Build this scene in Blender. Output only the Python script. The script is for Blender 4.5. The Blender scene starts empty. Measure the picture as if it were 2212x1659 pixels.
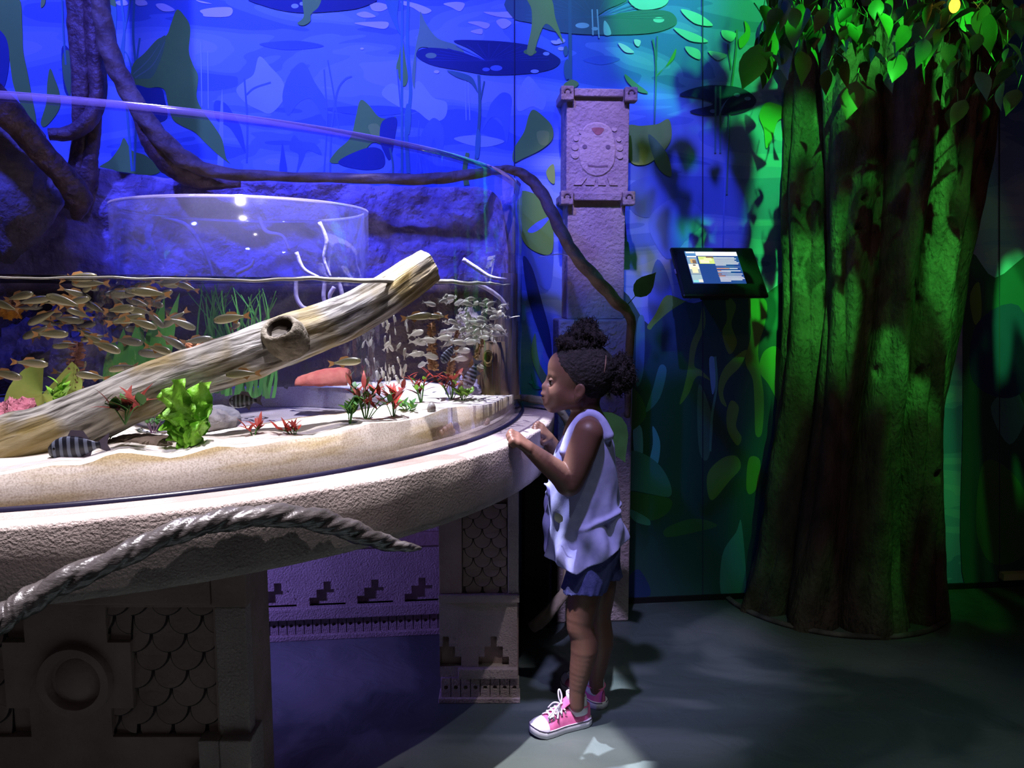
import bpy, bmesh, math, random
import numpy as np
from mathutils import Vector, Matrix, Euler, geometry, noise
random.seed(7); rng = np.random.default_rng(7)
PI = math.pi
S = bpy.context.scene
C = S.collection
# ------------------------------------------------------------------ camera
PITCH, FPX, CAMH = math.radians(6.5), 1700.0, 1.1
cam = bpy.data.cameras.new('camera'); cam.sensor_width = 36.0; cam.lens = FPX / 2212 * 36.0
cam.clip_start = .05; cam.clip_end = 60
camo = bpy.data.objects.new('camera', cam); C.objects.link(camo)
camo.location = (0, 0, CAMH); camo.rotation_euler = (PI/2 - PITCH, 0, 0); S.camera = camo
# ------------------------------------------------------------------ world, exposure
w = bpy.data.worlds.new('world'); S.world = w; w.use_nodes = True
w.node_tree.nodes['Background'].inputs[0].default_value = (.62, .5, .55, 1)
w.node_tree.nodes['Background'].inputs[1].default_value = .050
S.view_settings.view_transform = 'Standard'; S.view_settings.look = 'None'
S.view_settings.gamma = 1; S.view_settings.use_curve_mapping = False
S.view_settings.exposure = 0.0
S.cycles.transparent_max_bounces = 24
S.cycles.max_bounces = 7
S.cycles.caustics_reflective = False; S.cycles.caustics_refractive = False
S.cycles.sample_clamp_indirect = 3.0

def spot(name, loc, to, watts, col, angle=60, blend=.5, radius=.03, gobo=None):
    l = bpy.data.lights.new(name, 'SPOT'); l.energy = watts; l.color = col
    l.spot_size = math.radians(angle); l.spot_blend = blend; l.shadow_soft_size = radius
    o = bpy.data.objects.new(name, l); C.objects.link(o); o.location = loc
    d = Vector(to) - Vector(loc); o.rotation_euler = d.to_track_quat('-Z', 'Y').to_euler()
    if gobo:
        sc, lo, hi, stretch, seed = gobo
        l.use_nodes = True; nt = l.node_tree; N = nt.nodes; L = nt.links
        em = N['Emission']
        tc = N.new('ShaderNodeTexCoord'); mp = N.new('ShaderNodeMapping')
        mp.inputs['Scale'].default_value = stretch; mp.inputs['Location'].default_value = (seed, seed*.7, 0)
        nz = N.new('ShaderNodeTexNoise'); nz.inputs['Scale'].default_value = sc; nz.inputs['Detail'].default_value = 2.0
        nz.inputs['Distortion'].default_value = .6
        mr = N.new('ShaderNodeMapRange'); mr.inputs[1].default_value = lo; mr.inputs[2].default_value = hi
        L.new(tc.outputs['Normal'], mp.inputs[0]); L.new(mp.outputs[0], nz.inputs['Vector'])
        L.new(nz.outputs['Fac'], mr.inputs[0]); L.new(mr.outputs[0], em.inputs['Strength'])
    return o
# blue floods on the mural and rockwork
spot('blue_flood_lamp', (-1.5, .95, 3.0), (-1.05, 2.6, 1.62), 265, (.07, .085, 1.0), 64, .8, .05)
spot('blue_flood_lamp', (-.45, 1.1, 3.1), (-.48, 2.7, 1.6), 265, (.07, .085, 1.0), 52, .8, .05)
spot('azure_flood_lamp', (.50, 1.6, 3.2), (.36, 2.75, 2.15), 95, (.16, .36, 1.0), 30, .9, .04)
spot('blue_wash_lamp', (.30, 1.2, 3.0), (.47, 2.75, 1.36), 165, (.12, .11, 1.0), 18, .35, .015)
# white key over the aquarium
spot('white_key_lamp', (.12, .62, 3.05), (-.62, 1.42, .74), 80, (1.0, .90, .95), 37, .10, .012)
spot('tank_lamp', (-.44, 2.02, 2.9), (-.38, 1.96, .8), 1250, (.84, .86, 1.0), 28, .14, .012)
spot('tank_lamp', (-.62, 1.70, 2.9), (-.70, 1.50, .8), 500, (1.0, .94, .98), 36, .4, .02)
spot('ledge_lamp', (-.42, 1.18, 3.05), (-.52, 1.42, .75), 620, (1.0, .93, .97), 33.5, .10, .012)
# lilac fill over the child and the stone pillar
spot('lilac_lamp', (-.05, 1.05, 3.0), (.22, 2.0, .62), 250, (.60, .52, 1.0), 22, .8, .04)
spot('lilac_pillar_lamp', (.10, 1.2, 3.0), (.27, 2.6, 1.45), 85, (1.0, .72, .85), 14, .6, .03)
# green foliage projectors
spot('green_projector', (1.55, 1.35, 3.1), (.78, 2.75, 2.20), 150, (.05, 1.0, .13), 25, .25, .012)
spot('green_projector', (.80, .9, 3.1), (.86, 2.78, 1.34), 420, (.05, 1.0, .10), 15, .5, .012, (8.0, .43, .52, (1.0, .6, 1.0), 3.6))
spot('green_projector', (.95, .75, 3.0), (1.34, 2.6, 1.42), 560, (.07, 1.0, .10), 26, .4, .012, (5.0, .53, .57, (1.8, .8, 1.0), 1.7))
spot('green_projector', (1.3, .75, 3.0), (1.38, 2.6, .80), 150, (.07, 1.0, .10), 24, .6, .012, (6.0, .46, .62, (1.8, .7, 1.0), 5.7))
spot('green_wash_lamp', (.9, .8, 3.0), (.75, 2.7, .75), 22, (.09, 1.0, .10), 36, .9, .012, (5.0, .46, .62, (1.4, .7, 1.0), 8.7))
spot('green_wash_lamp', (2.0, 1.2, 3.0), (2.0, 2.8, 1.2), 7, (.09, 1.0, .20), 44, .9, .012, (4.0, .46, .62, (1.4, .9, 1.0), 2.7))
spot('warm_fill', (.9, .2, 2.9), (1.3, 2.6, 1.1), 9, (1.0, .35, .22), 40, 1.0, .05)  # added fill for the dim warm ambient on the trunk
spot('floor_fill', (.75, .7, 3.1), (.70, 1.75, 0), 60, (.85, .95, .85), 34, 1.0, .05)  # added fill that lifts the floor right of the child
# violet lamp under the tank
spot('violet_lamp', (-1.25, 1.95, .56), (-.72, 2.42, .12), 26, (.30, .22, 1.0), 110, .9, .03)

# ------------------------------------------------------------------ helpers
_c, _s = math.cos(PITCH), math.sin(PITCH)
def ray(x, y):
    u = (x-1106)/FPX; v = -(y-829.5)/FPX
    return np.array([u, _c+v*_s, -_s+v*_c])
def at(x, y, Y):
    d = ray(x, y); t = Y/d[1]; return Vector((d[0]*t, Y, CAMH+d[2]*t))
def atz(x, y, z):
    d = ray(x, y); t = (z-CAMH)/d[2]; return Vector((d[0]*t, d[1]*t, z))
TC = (-1.161, 2.37); RG = 1.191; RL = 1.288; ZL = .754; ZLB = .618; ZR = 1.406; ZW = 1.134
def wy(x): return 2.672 + .112*x
def atwall(x, y, off=0):
    d = ray(x, y); t = (2.672-off)/(d[1]-.112*d[0]); return Vector((d[0]*t, d[1]*t, CAMH+d[2]*t))
def atcyl(x, y, R):
    d = ray(x, y); a = d[0]**2+d[1]**2; b = -2*(d[0]*TC[0]+d[1]*TC[1]); c = TC[0]**2+TC[1]**2-R*R
    t = (-b-math.sqrt(max(b*b-4*a*c, 0)))/(2*a); return Vector((d[0]*t, d[1]*t, CAMH+d[2]*t))

def link(name, me, m=None, parent=None, smooth=True, loc=None):
    if m is not None:
        for k in (m if isinstance(m, (list, tuple)) else [m]): me.materials.append(k)
    o = bpy.data.objects.new(name, me); C.objects.link(o)
    if parent: o.parent = parent
    if smooth and len(me.polygons): me.polygons.foreach_set('use_smooth', [True]*len(me.polygons))
    if loc is not None: o.location = loc
    return o
def mesh(name, V, F, m=None, parent=None, smooth=True, mi=None):
    me = bpy.data.meshes.new(name); me.from_pydata([tuple(map(float, v)) for v in V], [], [tuple(map(int, f)) for f in F]); me.update()
    if mi is not None: me.polygons.foreach_set('material_index', mi)
    return link(name, me, m, parent, smooth)
def tag(o, label=None, cat=None, group=None, kind=None):
    if label: o['label'] = label
    if cat: o['category'] = cat
    if group: o['group'] = group
    if kind: o['kind'] = kind
    return o
def thing(name, label, cat, loc=(0, 0, 0), group=None):
    o = bpy.data.objects.new(name, None); C.objects.link(o); o.location = loc; o.empty_display_size = .05
    bpy.context.view_layer.update()
    return tag(o, label, cat, group)
def under(o, parent):            # parent keeping world placement (parent unrotated)
    o.parent = parent; o.location = Vector(o.location) - Vector(parent.location); return o
def copy_tree(o, parent=None):
    c = o.copy(); C.objects.link(c)
    if parent: c.parent = parent
    for ch in list(o.children): copy_tree(ch, c)
    return c

def mat(name, col, rough=.8, col2=None, nscale=8, bump=0, bscale=40, spec=.3, detail=5, lo=.35, hi=.65, metal=0, sub=None, stretch=None, tex='noise', coat=0, bdet=6, bdist=.01):
    m = bpy.data.materials.new(name); m.use_nodes = True; nt = m.node_tree; N = nt.nodes; L = nt.links
    b = N['Principled BSDF']; b.inputs['Base Color'].default_value = (*col, 1); b.inputs['Roughness'].default_value = rough
    b.inputs['Specular IOR Level'].default_value = spec; b.inputs['Metallic'].default_value = metal
    if coat: b.inputs['Coat Weight'].default_value = coat; b.inputs['Coat Roughness'].default_value = .15
    tc = N.new('ShaderNodeTexCoord'); src = tc.outputs['Object']
    if stretch:
        mp = N.new('ShaderNodeMapping'); mp.inputs['Scale'].default_value = stretch; L.new(src, mp.inputs[0]); src = mp.outputs[0]
    if col2:
        nz = N.new('ShaderNodeTexNoise'); nz.inputs['Scale'].default_value = nscale; nz.inputs['Detail'].default_value = detail
        L.new(src, nz.inputs['Vector'])
        r = N.new('ShaderNodeValToRGB'); e = r.color_ramp.elements
        e[0].position = lo; e[0].color = (*col, 1); e[1].position = hi; e[1].color = (*col2, 1)
        L.new(nz.outputs['Fac'], r.inputs[0]); L.new(r.outputs[0], b.inputs['Base Color'])
    if bump:
        bz = N.new('ShaderNodeTexNoise'); bz.inputs['Scale'].default_value = bscale; bz.inputs['Detail'].default_value = bdet
        L.new(src, bz.inputs['Vector'])
        bp = N.new('ShaderNodeBump'); bp.inputs['Strength'].default_value = bump; bp.inputs['Distance'].default_value = bdist
        L.new(bz.outputs['Fac'], bp.inputs['Height']); L.new(bp.outputs[0], b.inputs['Normal'])
    return m
def emis(name, col, st):
    m = bpy.data.materials.new(name); m.use_nodes = True; b = m.node_tree.nodes['Principled BSDF']
    b.inputs['Base Color'].default_value = (0, 0, 0, 1); b.inputs['Emission Color'].default_value = (*col, 1); b.inputs['Emission Strength'].default_value = st
    return m
def clear(name, tint, refl=.6, rough=.02, ior=1.45, haze=0, hazecol=(1, 1, 1), wave=0, maxr=.22):
    m = bpy.data.materials.new(name); m.use_nodes = True; nt = m.node_tree; N = nt.nodes; L = nt.links
    N.remove(N['Principled BSDF']); out = N['Material Output']
    tr = N.new('ShaderNodeBsdfTransparent'); tr.inputs[0].default_value = (*tint, 1)
    gl = N.new('ShaderNodeBsdfGlossy'); gl.inputs['Roughness'].default_value = rough; gl.inputs[0].default_value = (1, 1, 1, 1)
    fr = N.new('ShaderNodeFresnel'); fr.inputs[0].default_value = ior
    mu = N.new('ShaderNodeMath'); mu.operation = 'MULTIPLY'; mu.inputs[1].default_value = refl; L.new(fr.outputs[0], mu.inputs[0])
    mn = N.new('ShaderNodeMath'); mn.operation = 'MINIMUM'; mn.inputs[1].default_value = maxr; L.new(mu.outputs[0], mn.inputs[0]); mu = mn
    base = tr.outputs[0]
    if haze:
        df = N.new('ShaderNodeBsdfDiffuse'); df.inputs[0].default_value = (*hazecol, 1)
        mh = N.new('ShaderNodeMixShader'); mh.inputs[0].default_value = haze; L.new(tr.outputs[0], mh.inputs[1]); L.new(df.outputs[0], mh.inputs[2]); base = mh.outputs[0]
    mx = N.new('ShaderNodeMixShader'); L.new(mu.outputs[0], mx.inputs[0]); L.new(base, mx.inputs[1]); L.new(gl.outputs[0], mx.inputs[2])
    L.new(mx.outputs[0], out.inputs[0])
    if wave:
        bz = N.new('ShaderNodeTexNoise'); bz.inputs['Scale'].default_value = 14; bp = N.new('ShaderNodeBump'); bp.inputs['Strength'].default_value = wave
        tc = N.new('ShaderNodeTexCoord'); L.new(tc.outputs['Object'], bz.inputs['Vector']); L.new(bz.outputs[0], bp.inputs['Height']); L.new(bp.outputs[0], gl.inputs['Normal'])
    return m

def boxVF(x0, x1, y0, y1, z0, z1):
    V = [(x, y, z) for x in (x0, x1) for y in (y0, y1) for z in (z0, z1)]
    F = [(0, 1, 3, 2), (4, 6, 7, 5), (0, 4, 5, 1), (2, 3, 7, 6), (0, 2, 6, 4), (1, 5, 7, 3)]
    return V, F
def join(*vf):
    V = []; F = []
    for v, f in vf:
        n = len(V); V += list(v); F += [tuple(i+n for i in q) for q in f]
    return V, F
def box(name, b, m, parent=None, bev=0.0, kind=None):
    V, F = boxVF(*b); o = mesh(name, V, F, m, parent, smooth=False)
    if bev:
        md = o.modifiers.new('bevel', 'BEVEL'); md.width = bev; md.segments = 2
    if kind: o['kind'] = kind
    return o
def frames(P):
    P = np.array([tuple(p) for p in P], float); T = np.gradient(P, axis=0); T /= np.linalg.norm(T, axis=1)[:, None]+1e-9
    n = np.cross(T[0], (0, 0, 1.)); 
    if np.linalg.norm(n) < .1: n = np.cross(T[0], (0, 1., 0))
    n /= np.linalg.norm(n); Ns = []
    for t in T:
        n = n-t*np.dot(n, t); n /= np.linalg.norm(n)+1e-9; Ns.append(n.copy())
    Ns = np.array(Ns); return P, T, Ns, np.cross(T, Ns)
def cr(P, n=8):                 # Catmull-Rom through points (open)
    P = np.array([tuple(p) for p in P], float); Q = np.vstack([2*P[0]-P[1], P, 2*P[-1]-P[-2]]); out = []
    for i in range(1, len(Q)-2):
        for t in np.arange(n)/n:
            a, b, c, d = Q[i-1], Q[i], Q[i+1], Q[i+2]
            out.append(.5*((2*b)+(c-a)*t+(2*a-5*b+4*c-d)*t*t+(-a+3*b-3*c+d)*t**3))
    out.append(P[-1]); return np.array(out)
def crc(P, n=5):                # closed
    P = np.array(P, float); m = len(P); out = []
    for i in range(m):
        a, b, c, d = P[i-1], P[i], P[(i+1) % m], P[(i+2) % m]
        for t in np.arange(n)/n:
            out.append(.5*((2*b)+(c-a)*t+(2*a-5*b+4*c-d)*t*t+(-a+3*b-3*c+d)*t**3))
    return np.array(out)
def tubeVF(P, R, seg=10, shape=None, cap=True):
    P, T, N_, B_ = frames(P); n = len(P); R = np.interp(np.linspace(0, 1, n), np.linspace(0, 1, len(R)), R) if np.ndim(R) else np.full(n, R)
    V = []; F = []
    for i in range(n):
        for k in range(seg):
            a = 2*PI*k/seg; r = R[i]*(shape(i/(n-1), a) if shape else 1)
            V.append(P[i]+N_[i]*math.cos(a)*r+B_[i]*math.sin(a)*r)
    for i in range(n-1):
        for k in range(seg):
            a = i*seg+k; b = i*seg+(k+1) % seg; F.append((a, b, b+seg, a+seg))
    if cap:
        F.append(tuple(reversed(range(seg)))); F.append(tuple(range((n-1)*seg, n*seg)))
    return V, F
def nz(x, y, z=0, s=1.): return noise.noise((x*s, y*s, z*s))
def gridVF(nu, nv, fn, wrap=False):
    V = [fn(i/(nu-1) if not wrap else i/nu, j/(nv-1)) for j in range(nv) for i in range(nu)]; F = []
    for j in range(nv-1):
        for i in range(nu if wrap else nu-1):
            a = j*nu+i; b = j*nu+(i+1) % nu; F.append((a, b, b+nu, a+nu))
    return V, F

# signed-distance modelling: smooth unions of round cones and ellipsoids meshed by surface nets
class SDF:
    def __init__(s): s.p = []
    def cone(s, a, b, r1, r2, k=.012, op='+'): s.p.append(('c', np.array(tuple(a)), np.array(tuple(b)), r1, r2, k, op)); return s
    def ell(s, c, r, k=.012, op='+', rot=None):
        s.p.append(('e', np.array(tuple(c)), np.array(r, float), rot if rot is None else np.array(rot.to_matrix()), 0, k, op)); return s
    def fn(s, f, lo, hi, k=.01, op='+'): s.p.append(('f', np.array(lo, float), np.array(hi, float), f, 0, k, op)); return s
    def chain(s, P, R, k=.012, op='+'):
        P = np.array([tuple(p) for p in P], float); Pc = cr(P, 4); Rc = np.interp(np.linspace(0, 1, len(Pc)), np.linspace(0, 1, len(P)), R)
        def f(X, Y, Z):
            best = None
            for i in range(len(Pc)-1):
                ab = Pc[i+1]-Pc[i]; t = np.clip(((X-Pc[i][0])*ab[0]+(Y-Pc[i][1])*ab[1]+(Z-Pc[i][2])*ab[2])/(ab@ab+1e-12), 0, 1)
                d = np.sqrt((X-Pc[i][0]-t*ab[0])**2+(Y-Pc[i][1]-t*ab[1])**2+(Z-Pc[i][2]-t*ab[2])**2)-(Rc[i]+(Rc[i+1]-Rc[i])*t); best = d if best is None else np.minimum(best, d)
            return best
        r = max(R); return s.fn(f, Pc.min(0)-r, Pc.max(0)+r, k, op)
    def bb(s, q):
        if q[0] == 'c':
            r = max(q[3], q[4]); return np.minimum(q[1], q[2])-r, np.maximum(q[1], q[2])+r
        if q[0] == 'e':
            r = max(q[2]) if q[3] is not None else q[2]; return q[1]-r, q[1]+r
        return q[1], q[2]
    def build(s, name, h, m, parent=None, disp=None):
        lo = np.min([s.bb(q)[0] for q in s.p if q[6] == '+'], axis=0)-4*h-.004; hi = np.max([s.bb(q)[1] for q in s.p if q[6] == '+'], axis=0)+4*h+.004
        n = np.ceil((hi-lo)/h).astype(int)+1; f = np.full(n, .03, np.float32)
        for q in s.p:
            a, b = s.bb(q); mg = q[5]+4*h+.004
            i0 = np.clip(((a-mg-lo)/h).astype(int), 0, n-1); i1 = np.clip(((b+mg-lo)/h).astype(int)+2, 1, n)
            if (i1 <= i0).any(): continue
            X = (lo[0]+h*np.arange(i0[0], i1[0]))[:, None, None]; Y = (lo[1]+h*np.arange(i0[1], i1[1]))[None, :, None]; Z = (lo[2]+h*np.arange(i0[2], i1[2]))[None, None, :]
            if q[0] == 'c':
                ab = q[2]-q[1]; L2 = ab@ab+1e-12; t = np.clip(((X-q[1][0])*ab[0]+(Y-q[1][1])*ab[1]+(Z-q[1][2])*ab[2])/L2, 0, 1)
                d = np.sqrt((X-q[1][0]-t*ab[0])**2+(Y-q[1][1]-t*ab[1])**2+(Z-q[1][2]-t*ab[2])**2)-(q[3]+(q[4]-q[3])*t)
            elif q[0] == 'e':
                dx, dy, dz = X-q[1][0], Y-q[1][1], Z-q[1][2]
                if q[3] is not None:
                    R = q[3]; dx, dy, dz = R[0, 0]*dx+R[1, 0]*dy+R[2, 0]*dz, R[0, 1]*dx+R[1, 1]*dy+R[2, 1]*dz, R[0, 2]*dx+R[1, 2]*dy+R[2, 2]*dz
                r = q[2]; k0 = np.sqrt((dx/r[0])**2+(dy/r[1])**2+(dz/r[2])**2); k1 = np.sqrt((dx/r[0]**2)**2+(dy/r[1]**2)**2+(dz/r[2]**2)**2)+1e-9
                d = k0*(k0-1)/k1
            else: d = q[3](X, Y, Z)+0*(X+Y+Z)
            g = f[i0[0]:i1[0], i0[1]:i1[1], i0[2]:i1[2]]; k = q[5]
            if q[6] == '+':
                hh = np.clip(.5+.5*(g-d)/k, 0, 1); g[...] = g*(1-hh)+d*hh-k*hh*(1-hh)
            else:
                e = -d; hh = np.clip(.5-.5*(g-e)/k, 0, 1); g[...] = g*(1-hh)+e*hh+k*hh*(1-hh)
        f = np.clip(f, -.05, .05)
        if disp is not None:
            X = (lo[0]+h*np.arange(n[0]))[:, None, None]; Y = (lo[1]+h*np.arange(n[1]))[None, :, None]; Z = (lo[2]+h*np.arange(n[2]))[None, None, :]
            f = f+disp(X, Y, Z)
        # surface nets
        ins = f < 0; cells = np.zeros([k-1 for k in n], np.int8)
        for dx in (0, 1):
            for dy in (0, 1):
                for dz in (0, 1): cells += ins[dx:n[0]-1+dx, dy:n[1]-1+dy, dz:n[2]-1+dz]
        act = (cells > 0) & (cells < 8); idx = np.full(act.shape, -1); I = np.argwhere(act); idx[act] = np.arange(len(I))
        acc = np.zeros((len(I), 3)); cnt = np.zeros(len(I)); cor = [(a, b, c) for a in (0, 1) for b in (0, 1) for c in (0, 1)]
        for p in cor:
            for ax in range(3):
                if p[ax]: continue
                q2 = list(p); q2[ax] = 1
                fa = f[I[:, 0]+p[0], I[:, 1]+p[1], I[:, 2]+p[2]]; fb = f[I[:, 0]+q2[0], I[:, 1]+q2[1], I[:, 2]+q2[2]]
                cz = (fa < 0) != (fb < 0); t = np.where(cz, fa/(fa-fb+1e-12), 0); pos = np.tile(np.array(p, float), (len(I), 1)); pos[:, ax] = t
                acc[cz] += pos[cz]; cnt[cz] += 1
        V = lo+h*(I+acc/np.maximum(cnt, 1)[:, None]); Fs = []
        for ax in range(3):
            sl = [slice(1, n[k]-1) for k in range(3)]; sl[ax] = slice(0, n[ax]-1); s2 = list(sl); s2[ax] = slice(1, n[ax])
            A = ins[tuple(sl)]; B = ins[tuple(s2)]; E = np.argwhere(A != B); off = np.array([1, 1, 1]); off[ax] = 0; Ei = E+off
            flip = A[tuple(E.T)]; u, v = [(1, 2), (2, 0), (0, 1)][ax]; eu = np.eye(3, dtype=int)[u]; ev = np.eye(3, dtype=int)[v]
            q = np.stack([idx[tuple((Ei-eu-ev).T)], idx[tuple((Ei-ev).T)], idx[tuple(Ei.T)], idx[tuple((Ei-eu).T)]], 1)
            q[~flip] = q[~flip][:, ::-1]; Fs.append(q)
        Fq = np.vstack(Fs); Fq = Fq[(Fq >= 0).all(1)]
        me = bpy.data.meshes.new(name); me.vertices.add(len(V)); me.vertices.foreach_set('co', V.ravel())
        me.loops.add(Fq.size); me.loops.foreach_set('vertex_index', Fq.ravel().astype(np.int32)); me.polygons.add(len(Fq))
        me.polygons.foreach_set('loop_start', np.arange(0, Fq.size, 4, dtype=np.int32)); me.polygons.foreach_set('loop_total', np.full(len(Fq), 4, np.int32))
        me.update(calc_edges=True); me.validate()
        return link(name, me, m, parent, True)
def seg_noise(s, amp, seed=0):
    r = np.random.default_rng(seed); D = r.normal(size=(7, 3)); D /= np.linalg.norm(D, axis=1)[:, None]; F_ = s*r.uniform(.6, 1.8, 7); Ph = r.uniform(0, 6, 7)
    return lambda X, Y, Z: amp*sum(np.sin(F_[i]*(D[i, 0]*X+D[i, 1]*Y+D[i, 2]*Z)+Ph[i]) for i in range(7))/3
# ------------------------------------------------------------------ setting
def floor_mat():
    m = bpy.data.materials.new('painted_concrete'); m.use_nodes = True; nt = m.node_tree; N = nt.nodes; L = nt.links; b = N['Principled BSDF']
    tc = N.new('ShaderNodeTexCoord'); nz1 = N.new('ShaderNodeTexNoise'); nz1.inputs['Scale'].default_value = 1.3; nz1.inputs['Detail'].default_value = 3; nz1.inputs['Distortion'].default_value = 1.6
    L.new(tc.outputs['Object'], nz1.inputs['Vector'])
    r = N.new('ShaderNodeValToRGB'); e = r.color_ramp.elements; e[0].position = .3; e[0].color = (.05, .065, .065, 1); e[1].position = .72; e[1].color = (.17, .20, .19, 1)
    x = e.new(.47); x.color = (.06, .085, .085, 1); x = e.new(.53); x.color = (.11, .14, .135, 1)
    L.new(nz1.outputs['Fac'], r.inputs[0]); L.new(r.outputs[0], b.inputs['Base Color'])
    nz2 = N.new('ShaderNodeTexNoise'); nz2.inputs['Scale'].default_value = 9; nz2.inputs['Detail'].default_value = 4; nz2.inputs['Distortion'].default_value = 1.0; L.new(tc.outputs['Object'], nz2.inputs['Vector'])
    bp = N.new('ShaderNodeBump'); bp.inputs['Strength'].default_value = .35; bp.inputs['Distance'].default_value = .02; L.new(nz2.outputs['Fac'], bp.inputs['Height']); L.new(bp.outputs[0], b.inputs['Normal'])
    b.inputs['Roughness'].default_value = .42; b.inputs['Specular IOR Level'].default_value = .35
    return m
V, F = gridVF(2, 2, lambda u, v: (-3.2+7*u, -1.2+4.4*v, 0))
fl = mesh('floor', V, F, floor_mat(), smooth=False); fl['kind'] = 'structure'
def mural_base():
    m = bpy.data.materials.new('mural_paint'); m.use_nodes = True; nt = m.node_tree; N = nt.nodes; L = nt.links; b = N['Principled BSDF']
    tc = N.new('ShaderNodeTexCoord'); mp = N.new('ShaderNodeMapping'); mp.inputs['Scale'].default_value = (1.0, 1, 4.2); L.new(tc.outputs['Object'], mp.inputs[0])
    n1 = N.new('ShaderNodeTexNoise'); n1.inputs['Scale'].default_value = 1.5; n1.inputs['Detail'].default_value = 2.2; n1.inputs['Distortion'].default_value = .8; L.new(mp.outputs[0], n1.inputs['Vector'])
    r = N.new('ShaderNodeValToRGB'); r.color_ramp.interpolation = 'CONSTANT'; e = r.color_ramp.elements
    e[0].position = 0; e[0].color = (.13, .26, .72, 1); e[1].position = .42; e[1].color = (.20, .36, .85, 1)
    for p, c in ((.49, (.27, .46, .92, 1)), (.56, (.33, .52, .95, 1)), (.63, (.40, .58, .97, 1))):
        x = e.new(p); x.color = c
    L.new(n1.outputs['Fac'], r.inputs[0]); L.new(r.outputs[0], b.inputs['Base Color']); b.inputs['Roughness'].default_value = .55; b.inputs['Specular IOR Level'].default_value = .25
    return m
V, F = boxVF(-3.2, 3.8, 0, .1, 0, 3.4); V = [(x, wy(x)+y, z) for x, y, z in V]
wall = mesh('wall_back', V, F, mural_base(), smooth=False); wall['kind'] = 'structure'
dk = mat('dark_plaster', (.05, .05, .055), .9)
for n, b in (('ceiling', (-3.2, 3.8, -1.2, 3.2, 3.4, 3.45)), ('wall_left', (-3.3, -3.2, -1.2, 3.2, 0, 3.4)), ('wall_right', (3.8, 3.9, -1.2, 3.2, 0, 3.4))):
    box(n, b, dk, kind='structure')
# mural: flat printed shapes on the wall panels
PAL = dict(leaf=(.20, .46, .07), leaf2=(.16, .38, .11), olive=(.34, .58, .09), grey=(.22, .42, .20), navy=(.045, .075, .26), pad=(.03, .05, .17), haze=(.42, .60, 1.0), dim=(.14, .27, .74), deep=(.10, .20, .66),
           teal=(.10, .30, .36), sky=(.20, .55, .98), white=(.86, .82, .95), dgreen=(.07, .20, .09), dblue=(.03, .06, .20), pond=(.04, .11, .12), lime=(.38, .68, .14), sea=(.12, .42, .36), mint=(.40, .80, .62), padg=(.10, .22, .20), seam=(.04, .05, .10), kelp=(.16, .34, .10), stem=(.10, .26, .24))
PM = {k: mat('mural_'+k, v, .55, tuple(min(1, c*1.25) for c in v), 3, spec=.25) for k, v in PAL.items()}
MV = []; MF = []; MI = []; keys = list(PAL); lay = [0]
def shp(col, pts, smooth=True, n=5):
    lay[0] += 1; off = .0006+.00002*lay[0]
    P = crc(pts, n) if smooth else np.array(pts, float)
    W = [atwall(x, y, off) for x, y in P]
    tri = geometry.tessellate_polygon([[Vector((x, -y, 0)) for x, y in P]])
    b = len(MV); MV.extend(W)
    for t in tri:
        q = [W[i] for i in t]; nrm = (q[1]-q[0]).cross(q[2]-q[0])
        MF.append(tuple(b+i for i in (t if nrm.y < 0 else t[::-1]))); MI.append(keys.index(col))
def ov(col, x, y, rx, ry, n=14, rot=0):
    shp(col, [(x+rx*math.cos(a)*math.cos(rot)-ry*math.sin(a)*math.sin(rot), y+rx*math.cos(a)*math.sin(rot)+ry*math.sin(a)*math.cos(rot)) for a in [2*PI*i/n for i in range(n)]], True, 2)
def strip(col, pts, w0, w1=None):
    P = cr([(x, y, 0) for x, y in pts], 6)[:, :2]; w1 = w0 if w1 is None else w1; T = np.gradient(P, axis=0); T /= np.linalg.norm(T, axis=1)[:, None]; Nn = np.c_[-T[:, 1], T[:, 0]]
    wv = np.linspace(w0, w1, len(P))[:, None]/2; shp(col, list(P+Nn*wv)+list((P-Nn*wv)[::-1]), False)
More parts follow.
